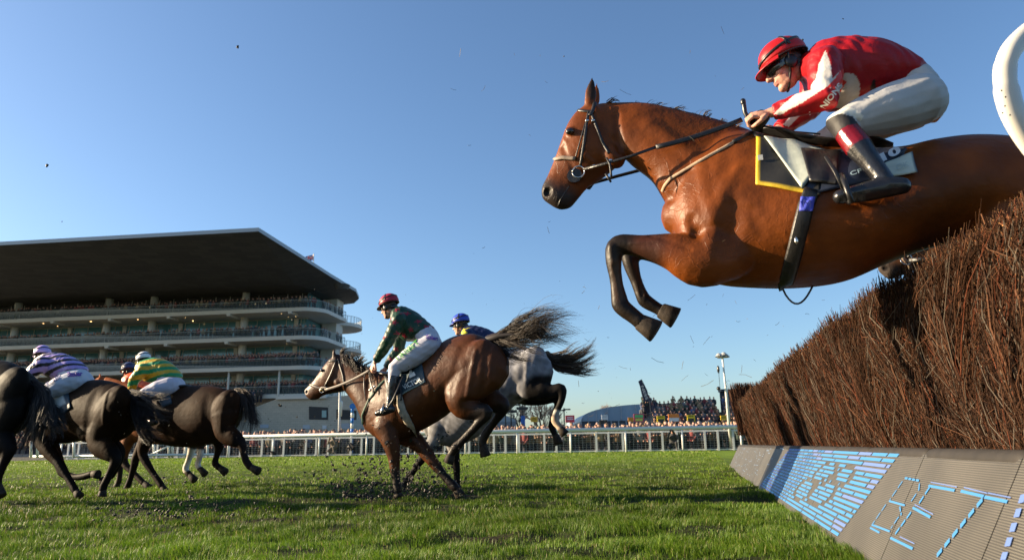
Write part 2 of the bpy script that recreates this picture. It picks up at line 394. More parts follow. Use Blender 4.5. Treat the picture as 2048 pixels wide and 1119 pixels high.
# ================================================================ horse
BAY = dict(body=(.21, .068, .018), dark=(.012, .008, .006))
def build_horse(name, label, pl, torso, neck, head, legs, extras=(), vox=.012, body=(.2, .07, .02), dark=(.012, .008, .006), belly=None, paints=(), legdark=True, base=None, m='coat', eye=None, nostril=None, ears=(), eggs=.15, hoofcol=None, sm=5, legfrom=2, mouth=None, group=None, hooves=True, sculpt=(), hr=(.040, .056), lk=1.13):
    root = thing(name, label, 'horse', base if base is not None else V(pl(*legs[0][-2][:2]).x, pl(*legs[0][-2][:2]).y, 0), group)
    g = G()
    loftpairs(g, pl, torso, egg=eggs)
    if neck: loftpairs(g, pl, neck, egg=.3)
    if head: loftpairs(g, pl, head, egg=-.05, sub=4, pw=.85)
    for L in legs: limb(g, pl, [(q[0], q[1], q[2], q[3]*lk, q[4]*lk) if i > 1 else q for i, q in enumerate(L[:-1])])
    for e in extras:      # (u,v,lat, r_along_px_dir, r_perp, r_lat, angle)
        u, v, lat, ra, rb, rl, ang = e; c = pl(u, v, lat); a = math.radians(ang)
        X = pl.h*math.cos(a)+V(0, 0, 1)*math.sin(a); Y = -pl.h*math.sin(a)+V(0, 0, 1)*math.cos(a)
        g.ell(c, (X*ra, pl.N*rl, Y*rb))
    for e in ears:        # (base u,v, tip u,v, lat, width)
        bu, bv, tu, tv, lat, wd = e; a = pl(bu, bv, lat); b = pl(tu, tv, lat*1.1)
        q = [a.lerp(b, t) for t in (-.15, .1, .4, .7, .93)]; g.tube(q, [wd*.55, wd*.85, wd, wd*.62, wd*.12], n=10, N=pl.N, rb=[wd*.5, wd*.5, wd*.4, wd*.25, wd*.1])
    me, vs = remesh(g, vox, sm)
    for a_, b_, r_, dp in sculpt:
        nrm = np.empty(len(vs)*3, dtype=np.float32); me.vertices.foreach_get('normal', nrm); nrm = nrm.reshape(-1, 3)
        d, t_ = segd(vs, pl(*a_), pl(*b_)); k = np.clip(1-d/r_, 0, 1); k = k*k*(3-2*k); vs = vs+nrm*(k*dp)[:, None]
    x, l, z = pl.loc(vs); q = np.sin(x*9.1+1.7*np.sin(z*7+l*5))*np.sin(z*8.3+x*3+2*np.sin(l*9)); nrm = np.empty(len(vs)*3, dtype=np.float32); me.vertices.foreach_get('normal', nrm); vs = vs+nrm.reshape(-1, 3)*(q*.0035)[:, None]
    if nostril:
        for sd_ in (1, -1):
            c = np.array(pl(nostril[0], nostril[1], nostril[3]*sd_)); d = np.linalg.norm(vs-c, axis=1); k = np.clip(1-d/nostril[2], 0, 1)
            vs -= np.array(pl.N)*sd_*(k[:, None]**.7)*nostril[2]*.9
    cols = np.repeat(np.array(body)[None], len(vs), 0)
    for L in legs:
        if legdark:
            kn = L[legfrom]
            for a, b in zip(L[legfrom:-1], L[legfrom+1:-1]):
                paint(cols, vs, pl(*a[:3]), pl(*b[:3]), max(a[3], b[3])*1.25+.02, dark, .09)
    for p in paints:
        if p[0] == 'cap': paint(cols, vs, pl(*p[1]), pl(*p[2]), p[3], p[4], p[5] if len(p) > 5 else .04, p[6] if len(p) > 6 else 1)
        if p[0] == 'poly': inpaint_poly(pl, vs, cols, p[1], p[2])
    if 'grey_' in name:
        q = np.sin(x*46+3*np.sin(z*9+l*7))*np.sin(z*43+3*np.sin(x*8))*np.cos(l*30); cols *= (1+.42*np.clip(q, -.35, 1))[:, None]
    if nostril:
        for sd_ in (1, -1):
            c = pl(nostril[0], nostril[1], nostril[3]*sd_*.85); paint(cols, vs, c, c, nostril[2]*.62, (.006, .004, .004), nostril[2]*.35)
    bo = finish(me, vs, cols, M[m], 'body', root, wo_(root))
    if hooves:
        for L in legs:
            a = L[-2]; b = L[-1]; h = G(); hoof(h, pl(*a[:3]), pl(*b[:3]), hr[0], hr[1], pl.N)
            obj('hoof', h, M['hoof'], root, smooth=True)
    if eye:
        for sd_ in (1, -1):
            e = G(); c = pl(eye[0], eye[1], eye[3]*sd_); e.ell(c, (pl.h*eye[2]*1.1, pl.N*eye[2]*.8, V(0, 0, eye[2]*.85))); obj('eye', e, M['eye'], root, smooth=True)
    return root, Surf(pl, vs, me), vs, me
# ================================================================ rider
def frame(pl, du, dv, tilt=0.):
    """a unit direction in the plane given by a photo direction"""
    a = pl(1000, 500); b = pl(1000+du, 500+dv); return (b-a).normalized()
def head_geo(g, c, f, u, s, k=1.):
    c = Vector(c)
    g.ell(c+u*.02*k, (f*.097*k, s*.075*k, u*.108*k)); g.ell(c+f*.03*k-u*.05*k, (f*.066*k, s*.058*k, u*.075*k))
    g.ell(c+f*.062*k-u*.108*k, (f*.03*k, s*.03*k, u*.024*k)); g.ell(c+f*.03*k-u*.09*k, (f*.05*k, s*.052*k, u*.035*k))
    g.tube([c+f*.086*k+u*.006*k, c+f*.106*k-u*.02*k, c+f*.112*k-u*.036*k], [.009*k, .013*k, .015*k], n=8, round_ends=True)
    for sg in (1, -1):
        g.ell(c+f*.098*k-u*.04*k+s*.012*k*sg, (f*.012*k, s*.009*k, u*.008*k))
        g.ell(c+f*.055*k-u*.035*k+s*.04*k*sg, (f*.026*k, s*.02*k, u*.026*k))
        g.ell(c-f*.008*k-u*.02*k+s*.078*k*sg, (f*.018*k, s*.008*k, u*.032*k))
    g.ell(c+f*.084*k+u*.03*k, (f*.014*k, s*.05*k, u*.012*k))
    g.ell(c+f*.088*k-u*.068*k, (f*.011*k, s*.024*k, u*.0065*k)); g.ell(c+f*.085*k-u*.08*k, (f*.012*k, s*.021*k, u*.0075*k))
def hand_geo(g, w_, d, n, s, k=1., left=1):
    """fist: w_ wrist, d along hand, n back of hand, s thumb side"""
    w_ = Vector(w_); pc = w_+d*.045*k
    g.ell(pc, (d*.05*k, s*.042*k, n*.019*k)); g.tube([w_-d*.03*k, w_+d*.02*k], [.027*k, .029*k], n=10, N=n, rb=[.021*k, .02*k], round_ends=True)
    for i, (o, L) in enumerate(((.031, .92), (.011, 1.), (-.010, .95), (-.030, .78))):
        a = w_+d*.085*k+s*o*k; L *= k
        p = [a-d*.02*k, a+n*.004*k, a+d*.030*L-n*.016*k, a+d*.022*L-n*.046*L, a-d*.008*L-n*.050*L, a-d*.02*L-n*.034*L]
        g.tube(p, [.0095*k, .0105*k, .0095*k, .009*k, .0085*k, .0075*k], n=8, round_ends=True)
    a = w_+d*.025*k+s*.036*k
    g.tube([a, a+s*.022*k+d*.022*k-n*.01*k, a+s*.018*k+d*.048*k-n*.03*k, a+s*.004*k+d*.062*k-n*.042*k], [.014*k, .0125*k, .011*k, .009*k], n=8, round_ends=True)
def build_rider(label, pl, base, sp, vox=.009):
    """sp: dict of measurements"""
    root = thing('person', label, 'person', base, sp.get('group'))
    f = frame(pl, *sp['look']); u = frame(pl, *sp['crown']); u = (u-f*u.dot(f)).normalized(); s = u.cross(f).normalized()
    yaw = math.radians(sp.get('yaw', 0)); f2 = f*math.cos(yaw)+pl.N*math.sin(yaw); s2 = u.cross(f2).normalized()
    k = sp.get('k', 1.); hc = pl(*sp['head']); f = f2; s = s2
    SK = sp.get('skin', (.52, .27, .19))
    # body
    g = G(); head_geo(g, hc, f, u, s, k)
    nb = pl(*sp['neck']); g.tube([hc-u*.05*k-f*.02*k, hc.lerp(nb, .6), nb], [.055*k, .055*k, .06*k], n=12, round_ends=True)
    tor = sp['torso']
    loftpairs(g, pl, [(p[0]*.85+p[2]*.15, p[1]*.85+p[3]*.15, p[0]*.15+p[2]*.85, p[1]*.15+p[3]*.85, p[4]*.85) for p in tor], egg=0)
    hands = []
    for A in sp['arms']:      # shoulder, elbow, wrist, handdir(px), handnormal(px)
        q = [pl(*p[:3]) for p in A['j']]; g.tube(q, [.045*k, .04*k, .026*k], n=10, round_ends=True); g.tube([nb, q[0]], [.06, .05], n=10, round_ends=True)
        wv = q[-1]; d = (q[-1]-q[-2]).normalized() if 'd' not in A else frame(pl, *A['d'])
        side = A['j'][0][2]; n = (V(0, 0, 1)*.75+pl.N*(.65 if side > 0 else -.65)); n = (n-d*n.dot(d)).normalized(); t = d.cross(n)*(1 if side < 0 else -1)
        hand_geo(g, wv, d, n, t, k); hands.append(wv+d*.08*k-n*.02*k)
    for Lg in sp['legs']:     # hip, knee, ankle, toe : each (u,v,lat)
        q = [pl(*p[:3]) for p in Lg]; g.tube(q[:2], [.08*k, .05*k], n=12, round_ends=True); g.tube(q[1:3], [.05*k, .028*k], n=10, round_ends=True); g.tube([q[2], q[2].lerp(q[3], .45)], [.022*k, .014*k], n=10, round_ends=True)
    me, vs = remesh(g, sp.get('bvox', .006), 2)
    cols = np.repeat(np.array(SK)[None], len(vs), 0)
    lc = hc+f*.09*k-u*.074*k; paint(cols, vs, lc-s*.018*k, lc+s*.018*k, .008*k, (.42, .14, .11), .008*k, .8)
    paint(cols, vs, hc-u*.0*k-f*.06*k, hc+u*.05*k-f*.07*k, .07*k, (.05, .03, .02), .02)
    for sg in (1, -1): c = hc+f*.06*k-u*.045*k+s*.045*sg*k; paint(cols, vs, c, c, .01, (.6, .22, .16), .03, .5)
    finish(me, vs, cols, M['skin'], 'body', root, wo_(root))
    # silks jacket
    g = G(); loftpairs(g, pl, tor, egg=sp.get('egg', 0), sub=4)
    for A in sp['arms']:
        q = [pl(*p[:3]) for p in A['j']]; r = A.get('r', (.075, .058, .036)); e = q[1]
        cuff = q[2].lerp(q[1], .08)
        g.tube([q[0], q[0].lerp(e, .5), e, e.lerp(cuff, .5), cuff], [r[0]*k, (r[0]+r[1])/2*k*1.05, r[1]*k, (r[1]+r[2])/2*k*1.1, r[2]*k], n=14, round_ends=False)
        g.ell(q[0], (V(r[0]*1.05*k, 0, 0), V(0, r[0]*1.05*k, 0), V(0, 0, r[0]*1.05*k)))
        g.tube([nb, q[0]], [.075*k, r[0]*k], n=12, round_ends=True)
    g.tube([nb.lerp(hc, .35), nb], [.066*k, .085*k], n=14, round_ends=False)
    me, vs = remesh(g, vox, 3)
    # folds: push along normals with stretched noise
    nrm = np.empty(len(vs)*3, dtype=np.float32); me.vertices.foreach_get('normal', nrm); nrm = nrm.reshape(-1, 3)
    x, l, z = pl.loc(vs); ph = sp.get('seed', 1.)*1.7
    w1 = np.sin(x*46+z*30+3*np.sin(z*17+l*11+ph)+2.2*np.sin(x*13+ph))*.5+np.sin(x*83-z*61+l*37+2.5*np.sin(x*23+z*9+ph))*.35
    vs = vs+nrm*(w1*.0042*k*sp.get('fold', 1.))[:, None]
    cols = np.repeat(np.array(sp['silk'])[None].astype(float), len(vs), 0)
    if 'silkf' in sp: sp['silkf'](pl, vs, cols)
    so_ = finish(me, vs, cols, M['silk'], 'racing_silks', root, wo_(root)); ssf = Surf(pl, vs, me)
    # breeches
    g = G(); loftpairs(g, pl, sp['seat'], egg=0, sub=4)
    for Lg, rr_ in zip(sp['legs'], sp.get('thigh', [(.12, .085, .062)]*2)):
        q = [pl(*p[:3]) for p in Lg]; kn = q[1]; lo = q[1].lerp(q[2], .16)
        g.tube([q[0], q[0].lerp(kn, .5), q[0].lerp(kn, .88), kn, lo], [rr_[0]*k, (rr_[0]*.5+rr_[1]*.5)*k*1.06, rr_[1]*k*.9, rr_[2]*k*1.05, rr_[2]*k*.9], n=16, round_ends=True)
    me, vs = remesh(g, vox, 4)
    nrm = np.empty(len(vs)*3, dtype=np.float32); me.vertices.foreach_get('normal', nrm); nrm = nrm.reshape(-1, 3)
    x, l, z = pl.loc(vs)
    w1 = np.sin(x*22-z*48+1.8*np.sin(z*9+l*9+ph)+1.5*np.sin(x*7))*1.0+np.sin(x*40+z*75+2*np.sin(x*15+l*12))*.45
    vs = vs+nrm*(w1*.0019*k)[:, None]
    cols = np.repeat(np.array(sp.get('breech', (.66, .66, .68)))[None].astype(float), len(vs), 0)
    if 'breechf' in sp: sp['breechf'](pl, vs, cols)
    finish(me, vs, cols, M['breech'], 'breeches', root, wo_(root)); bsf = Surf(pl, vs, me)
    # boots
    for i, Lg in enumerate(sp['legs']):
        q = [pl(*p[:3]) for p in Lg]; g = G(); a0 = q[1].lerp(q[2], .14); d = (q[2]-q[1]).normalized(); ft = (q[3]-q[2]); fd = ft.normalized(); heel = q[2]-fd*.045*k+d*.045*k
        g.tube([a0, a0.lerp(q[2], .3), a0.lerp(q[2], .7), q[2]], [.058*k, .061*k, .045*k, .041*k], n=14, round_ends=False)
        g.tube([heel, q[2]+d*.03*k, q[2]+d*.03*k+ft*.55, q[2]+d*.022*k+ft], [.040*k, .050*k, .045*k, .034*k], n=12, N=pl.N, rb=[.034*k, .040*k, .046*k, .038*k], round_ends=True)
        me, vs = remesh(g, vox*.9, 3)
        cols = np.repeat(np.array((.012, .012, .014))[None], len(vs), 0)
        if 'boottop' in sp: paint(cols, vs, a0-d*.03, a0+d*.042*k, .088, sp['boottop'], .004)
        finish(me, vs, cols, M['boot'], 'riding_boot', root, wo_(root))
    # helmet
    g = G(); R_ = []; cols_ = []; hcx = hc+u*.046*k-f*.010*k
    hcol = sp['helmet']
    for j in range(12):
        th = .02+(math.pi*.56)*j/11; r = math.sin(th); cz = math.cos(th)
        R_.append([hcx+u*(.105*k*cz+.006*k)+f*(.128*k*r*math.cos(t))+s*(.104*k*r*math.sin(t))-f*.0*k for t in [2*math.pi*q/28 for q in range(28)]])
    R2 = [[hcx+(p-hcx)*.9 for p in r_] for r_ in reversed(R_[1:])]
    g.cur = hcol; g.rings(R_+R2, cap=True)
    h_ = obj('helmet', g, M['helmet'], root, smooth=True)
    g = G(); g.cur = sp.get('peak', hcol)      # peak
    rows = []
    for j in range(5):
        q = j/4; row = []
        for i in range(15):
            t = (-1+2*i/14)*1.15; rr2 = 1+q*.42*math.cos(t*.75)**.8
            row.append(hcx-u*(.008+.018*q+.008*q*q)*k+f*(.122*k*rr2*math.cos(t))+s*(.1*k*rr2**.6*math.sin(t)))
        rows.append(row)
    rows2 = [[p-u*.006*k for p in r_] for r_ in reversed(rows)]
    g.rings([[*r_] for r_ in rows+rows2+[rows[0]]], cap=False, closed=False)
    obj('helmet_peak', g, M['helmet'], h_, smooth=True)
    # band, strap, goggles
    g = G()
    def shell(t, th, sc=1.012): return hcx+(u*(.105*k*math.cos(th)+.006*k)+f*(.128*k*math.sin(th)*math.cos(t))+s*(.104*k*math.sin(th)*math.sin(t)))*sc
    g.tube([shell(t, 1.42-.22*math.cos(t+3.14159)-.12) for t in [2*math.pi*q/36 for q in range(37)]], .0035*k, n=6, N=u, rb=.0085*k)
    g.tube([shell(1.75, th) for th in [.55+.95*q/10 for q in range(11)]], .008*k, n=6, N=s, rb=.003*k)
    obj('helmet_band', g, M['black'], h_, smooth=True)
    g = G()
    for sg in (1, -1):
        g.tube([hcx+s*.1*sg*k-f*.015*k+u*.05*k, hc+s*.09*sg*k-f*.0*k, hc+s*.062*sg*k+f*.02*k-u*.07*k, hc+s*.02*sg*k+f*.05*k-u*.128*k, hc+f*.05*k-u*.132*k], .008*k, n=6, N=f, rb=.006*k)
        g.ell(hc+s*.078*sg*k-f*.004*k-u*.022*k, (f*.033*k, s*.016*k, u*.04*k))
    g.ell(hc-f*.075*k-u*.03*k, (f*.035*k, s*.06*k, u*.04*k))
    obj('chin_strap', g, M['black'], h_, smooth=True)
    g = G(); rs = []
    for j in range(5):
        q = -1+j/2; rs.append([hc+f*((.112-.012*abs(q))*k*math.cos(t*.95))+s*(.084*k*math.sin(t*1.))+u*(-.006+.029*q*(1-.3*abs(math.sin(t))))*k for t in [(-1+2*i/16)*1.25 for i in range(17)]])
    rs2 = [[p-f*.02*k for p in r_] for r_ in reversed(rs)]
    g.rings(rs+rs2+[rs[0]], cap=False, closed=False); gg = obj('goggles', g, M['lens'], root, smooth=True)
    g = G(); g.tube([hcx-u*.02*k+f*(.118*k*math.cos(t))+s*(.1*k*math.sin(t)) for t in [1.0+4.28*q/20 for q in range(21)]], .011*k, n=6, N=u, rb=.005*k)
    obj('goggle_strap', g, M['black'], gg, smooth=True)
    return root, ssf, bsf, hands, (hc, f, u, s)
def pxof(pl, vs, lat=.2):
    """position of vertices on the measuring grid of the near-side garment plane"""
    N = np.array(pl.N); q = vs-((vs-np.array(pl.O))@N-lat)[:, None]*N-np.array(CAM)
    z = q@np.array(_D); return 1024+FPX*(q@np.array(_R))/z, 559.5-FPX*(q@np.array(_U))/z
def spots(pl, vs, cols, lst, r, col, lat=1):
    u, v = pxof(pl, vs); l = pl.loc(vs)[1]
    for i, (a, b) in enumerate(lst):
        d = np.hypot(u-a, v-b); an = np.arctan2(v-b, u-a)+i; rr_ = r*(.72+.42*np.cos(5*an))
        cols[(d < rr_)] = col
def polyc(pl, vs, cols, poly, col, side=0, lat=None):
    u, v = pxof(pl, vs, (.2*(side or 1) if lat is None else lat)); k = inpoly(u, v, poly)
    if side: k &= (pl.loc(vs)[1]*side > 0)
    cols[k] = col
def hoops(pl, vs, cols, nu, nv, per, ph, c2, duty=.5, lim=None):
    u, v = pxof(pl, vs); s = ((u*nu+v*nv)/per+ph) % 1; k = s < duty
    if lim is not None: k &= lim(u, v)
    cols[k] = c2
def bridle(root, pl, sf, cheek, nose, brow, throat, bit, bitr, rein, hand, hand2=None, w_=.018, reinw=.022, disc=None, nosemat='greyleather', m='leather'):
    br = G()
    for sd_ in (1, -1):
        for line in (cheek, brow, throat):
            if line: strap(br, [sf(u, v, .007, side=sd_, lat=.1) for u, v in dens(line)], w_, .008, pl.N)
    b = obj('bridle', br, M[m], root, smooth=True)
    for sd_ in (1, -1):
        g = G(); strap(g, [sf(u, v, .009, side=sd_, lat=.06) for u, v in dens(nose)], w_*1.4, .012, pl.N)
        obj('noseband', g, M[nosemat], b, smooth=True)
        g = G(); c = sf(bit[0], bit[1], .018, side=sd_, lat=.07)
        g.tube([c+pl.h*(bitr*math.cos(t))+V(0, 0, bitr*math.sin(t)) for t in [2*math.pi*i/18 for i in range(19)]], .0045, n=6, N=pl.N); obj('bit_ring', g, M['steel'], b, smooth=True)
        if disc:
            g = G(); c2 = sf(disc[0], disc[1], .012, side=sd_, lat=.06); g.tube([c2, c2+pl.N*.009*sd_], disc[2], n=22); obj('bit_guard', g, M['leather'], b)
    return b
def bend(a, b, sag, n=10, side=None):
    out = []
    for i in range(n+1):
        t = i/n; p = a.lerp(b, t); p = p-V(0, 0, sag*4*t*(1-t)); out.append(p+(side*(4*t*(1-t)) if side is not None else V(0, 0, 0)))
    return out
def reins(root, pl, a, b, w_, n1, m='leather'):
    g = G(); strap(g, bend(a, b, n1), w_, .007, pl.N); return obj('rein', g, M[m], root, smooth=True)
# ================================================================ MAIN HORSE
pl = Plane(1600, 430, 3.66, 14.07)
torso = [(1340, 395, 1348, 470, .12), (1375, 322, 1378, 535, .20), (1435, 272, 1428, 564, .245), (1505, 268, 1500, 574, .27), (1600, 290, 1590, 575, .30), (1700, 302, 1690, 560, .31), (1790, 300, 1785, 522, .30), (1860, 284, 1870, 492, .28), (1940, 275, 1955, 480, .27), (2030, 280, 2045, 500, .27), (2120, 305, 2130, 480, .22), (2185, 350, 2180, 430, .1)]
neck = [(1530, 272, 1375, 450, .17), (1455, 246, 1330, 405, .14), (1380, 225, 1303, 362, .12), (1300, 208, 1266, 332, .105), (1235, 205, 1243, 312, .092), (1200, 206, 1215, 300, .085)]
head = [(1184, 205, 1240, 285, .082), (1156, 222, 1243, 318, .095), (1136, 250, 1228, 338, .102), (1122, 288, 1198, 362, .078), (1108, 322, 1176, 376, .058), (1096, 352, 1158, 396, .052), (1085, 376, 1146, 410, .056), (1086, 396, 1138, 416, .046), (1100, 408, 1128, 418, .032)]
legs = [
 [(1450, 500, .16, .16, .09), (1395, 520, .17, .135, .085), (1345, 503, .17, .098, .07), (1285, 492, .16, .062, .052), (1236, 490, .15, .056, .05), (1227, 518, .15, .047, .045), (1232, 560, .145, .036, .034), (1238, 595, .14, .043, .038), (1243, 612, .14, .045, .038), (1272, 636, .14, .038, .036), (1281, 644, .14, .04, .038), (1313, 663, .14)],
 [(1460, 500, -.1, .16, .09), (1400, 528, -.12, .13, .085), (1350, 512, -.12, .09, .07), (1300, 502, -.12, .06, .05), (1262, 500, -.12, .052, .048), (1262, 525, -.12, .045, .043), (1272, 560, -.12, .033, .032), (1284, 590, -.12, .038, .036), (1292, 602, -.12, .042, .036), (1318, 618, -.12, .036, .034), (1323, 621, -.12, .04, .038), (1352, 636, -.12)],
 [(2080, 400, .14, .22, .13), (2070, 470, .18, .16, .11), (2110, 530, .18, .10, .08), (2170, 570, .18, .06, .05), (2210, 590, .18, .055, .045), (2240, 640, .18, .035, .035), (2262, 690, .18, .038, .036), (2280, 705, .18, .034, .03), (2290, 715, .18, .038, .036), (2305, 745, .18)],
 [(2080, 400, -.14, .22, .13), (2080, 480, -.18, .16, .11), (2130, 540, -.18, .10, .08), (2190, 575, -.18, .06, .05), (2230, 590, -.18, .055, .045), (2270, 635, -.18, .035, .035), (2300, 680, -.18, .038, .036), (2318, 695, -.18, .034, .03), (2328, 705, -.18, .038, .036), (2345, 735, -.18)]]
extras = [(1455, 400, .15, .25, .12, .115, 118), (1420, 505, .16, .19, .10, .10, 118), (1398, 455, .11, .13, .11, .11, 90), (1378, 415, .07, .09, .12, .09, 80), (1226, 312, .045, .085, .062, .058, 60), (1420, 546, -.1, .1, .06, .09, 0), (1500, 300, .0, .22, .05, .06, 0),
 (1960, 370, .14, .28, .20, .13, 10), (2040, 420, .14, .2, .22, .12, 80), (1355, 330, .055, .16, .07, .07, 130), (1228, 500, .15, .05, .045, .045, 90), (1140, 262, .085, .035, .022, .022, 30), (1145, 300, .045, .1, .012, .03, 55)]
horse, hs, hv, hme = build_horse('leaping_racehorse', 'large glossy bay racehorse in mid-leap over the brush fence, ridden by the jockey in red', pl, torso, neck, head, legs, extras, vox=.0085, sm=12, lk=1.0, sculpt=[((1455, 300, .2), (1462, 400, .25), .07, -.006), ((1470, 420, .25), (1455, 500, .26), .08, -.014), ((1400, 330, .15), (1425, 440, .24), .06, .010), ((1250, 325, .08), (1345, 400, .1), .045, -.013), ((1385, 440, .2), (1405, 490, .2), .05, -.018), ((1300, 250, .1), (1420, 330, .14), .07, .008), ((1243, 520, .19), (1250, 600, .18), .02, -.009), ((1221, 492, .19), (1226, 522, .19), .03, .006), ((1222, 530, .19), (1230, 592, .19), .014, .004), ((1270, 520, -.08), (1284, 590, -.08), .018, -.008), ((1300, 470, .2), (1380, 500, .24), .022, -.006), ((1262, 486, .2), (1340, 478, .24), .018, .004), ((1500, 420, .3), (1560, 540, .3), .06, -.008), ((1620, 430, .33), (1600, 540, .3), .03, .003), ((1660, 430, .33), (1645, 540, .3), .03, .003), ((1700, 430, .33), (1690, 530, .3), .03, .003), ((1232, 230, .08), (1240, 300, .09), .035, -.012), ((1128, 295, .05), (1150, 345, .05), .03, -.008), ((1150, 290, .07), (1190, 330, .08), .02, .006), ((1350, 480, .17), (1290, 485, .16), .025, .008), ((1340, 505, .17), (1290, 502, .16), .018, -.007), ((1700, 330, .25), (1780, 520, .28), .07, .006)],
    body=(.135, .033, .0038), dark=(.014, .009, .006), legfrom=3, eye=(1140, 263, .023, .094), nostril=(1095, 383, .03, .052), ears=[(1179, 216, 1185, 149, .045, .040), (1190, 214, 1194, 160, -.05, .034)], base=V(*list(pl(1600, 430))[:2], 0),
    paints=[('cap', (1092, 388, 0), (1135, 412, 0), .06, (.022, .016, .014), .07, .92), ('cap', (1130, 330, 0), (1190, 360, 0), .04, (.09, .03, .012), .08, .6), ('cap', (1232, 530, .19), (1238, 590, .19), .022, (.07, .04, .025), .03, .7), ('cap', (1275, 530, -.08), (1284, 580, -.08), .02, (.06, .035, .022), .03, .6), ('cap', (1215, 205, 0), (1460, 246, 0), .018, (.03, .015, .01), .02, .8), ('cap', (1186, 190, .05), (1185, 150, .05), .022, (.022, .012, .008), .03, .9), ('cap', (1345, 500, .2), (1290, 490, .17), .02, (.12, .03, .012), .09, .6)])
# mane: short plaited hair on the crest
strands('mane', [[pl(u, v+1, l), pl(u+10, v-1, l), pl(u+20, v+3, l)] for u, v, l in [(1215, 206, .01), (1260, 209, .0), (1310, 214, .0), (1350, 222, .0)]], 110, .0018, .012, horse, M['hair'], [(.02, .012, .008), (.04, .02, .01)], seg=5, wave=.006)
strands('withers_hair', [[pl(u, v+1, l), pl(u+8, v-3, l+.01), pl(u+18, v+2, l+.02)] for u, v, l in [(1350, 222, 0), (1400, 233, .0), (1440, 243, .01), (1475, 256, .02)]], 130, .002, .014, horse, M['hair'], [(.02, .012, .008), (.05, .025, .012)], seg=5, wave=.008, rs=5)
strands('tail', [[pl(2175, 345, l), pl(2260, 340+l*200, l), pl(2350, 380+l*300, l)] for l in (-.08, 0, .08)], 150, .003, .04, horse, M['hair'], [(.02, .012, .008)], seg=8)
g = G()
for sd_ in (1, -1):
    g.tube([hs(u, v, -.001, side=sd_, lat=.045) for u, v in dens([(1139, 371), (1130, 385), (1121, 399), (1116, 412)])], .0035, n=6)
obj('mouth', g, M['black'], horse, smooth=True)
br = bridle(horse, pl, hs, [(1178, 224), (1174, 245), (1168, 290), (1161, 334)], [(1106, 320), (1125, 316), (1151, 318)], [(1156, 221), (1170, 223), (1188, 224)], [(1184, 230), (1192, 250), (1205, 285), (1219, 308)], (1158, 346), .034, None, None, w_=.017, disc=(1150, 353, .042))
g = G(); strap(g, [hs(u, v, .008) for u, v in dens([(1190, 206), (1186, 222), (1180, 232)])], .022, .01, pl.N); obj('headpiece', g, M['leather'], br, smooth=True)
g = G(); strap(g, [hs(u, v, .006) for u, v in dens([(1171, 246), (1160, 285), (1151, 317)])], .008, .006, pl.N); obj('cheek_strap', g, M['leather'], br, smooth=True)
for (u, v) in ((1175, 243), (1187, 243), (1189, 333), (1221, 322)):
    g = G(); c = hs(u, v, .014, lat=.09); g.ell(c, (pl.h*.012, pl.N*.004, V(0, 0, .008)), 10, 6); obj('buckle', g, M['steel'], br, smooth=True)
def mainrein():
    bitp = hs(1168, 341, .02); mid = pl(1312, 294, .17); hand = pl(1484, 239, .12)
    g = G(); strap(g, [bitp, bitp.lerp(pl(1214, 326, .16), .5), pl(1214, 326, .16), pl(1262, 312, .17), mid], .017, .007, pl.N); r = obj('rein', g, M['leather'], horse, smooth=True)
    g = G(); strap(g, [mid.lerp(hand, t)-V(0, 0, .012*4*t*(1-t)) for t in [i/10 for i in range(11)]], .029, .009, pl.N); obj('rein_grip', g, M['leather'], r, smooth=True)
    g = G(); strap(g, [hs(1175, 372, .02, side=-1, lat=.06), pl(1186, 366, -.14), pl(1235, 352, -.16), pl(1300, 335, -.18), pl(1400, 290, -.16), pl(1495, 262, -.1)], .021, .008, pl.N); obj('rein', g, M['leather'], horse, smooth=True)
    g = G(); strap(g, [pl(1213, 315, .165), pl(1220, 328, .168), pl(1222, 345, .168), pl(1223, 358, .165)], .012, .006, pl.N); strap(g, [pl(1211, 347, .165), pl(1222, 364, .165)], .012, .006, pl.N); obj('martingale_loop', g, M['leather'], horse, smooth=True)
mainrein()
g = G(); strap(g, [hs(u, v, .006) for u, v in dens([(1324, 384), (1329, 372), (1340, 358), (1400, 322), (1469, 284)], 4)], .017, .006, pl.N); bp = obj('breast_strap', g, M['sheepskin'], horse, smooth=True)
g = G(); strap(g, [hs(u, v, .009) for u, v in dens([(1466, 285), (1498, 268), (1530, 258)], 4)], .022, .008, pl.N); obj('buckle_strap', g, M['leather'], bp, smooth=True)
# saddle and cloths
WH = (.46, .50, .43); NV = (.012, .02, .045); BK = (.014, .014, .013); YL = (.62, .42, .02)
pad = patch('saddle_pad', hs, [(1512, 274), (1640, 290), (1640, 392), (1511, 369)], 26, 20, .010, lambda s, t: YL if (s < .055 or t > .93-.0*s) and s < .74 else BK, M['cloth'], horse)
pad['label'] = 'black saddle pad with a yellow border'
g = G(); c = hs(1520, 318, .02); g.box(c, pl.h*.012, pl.N*.002, V(0, 0, .014)); obj('pad_tag', g, M['cream'], pad)
def flapc(s, t): return WH
def tri(name, quad, colf, par, off): return patch(name, hs, quad, 14, 14, off, colf, M['cloth'], par)
tri('white_flap', [(1527, 275), (1592, 283), (1658, 305), (1604, 380)], lambda s, t: (.05, .10, .11) if (s > .95 or t > .97) else WH, horse, .022)
nc = patch('number_cloth', hs, [(1640, 302), (1812, 296), (1790, 352), (1604, 394)], 26, 12, .013, lambda s, t: NV, M['cloth'], horse)
nc['label'] = 'navy number cloth under the saddle'
patch('cloth_tail', hs, [(1750, 336), (1822, 307), (1832, 348), (1745, 362)], 14, 8, .026, lambda s, t: NV if s > .97 else WH, M['cloth'], nc)
patch('number_panel', hs, [(1740, 299), (1812, 303), (1760, 334), (1735, 330)], 12, 8, .028, lambda s, t: NV, M['cloth'], nc)
text_on('cloth_number', '10', hs, (1762, 329), (1800, 311), 17, M['attr'], nc, (.6, .62, .66), off=.036, bold=.05)
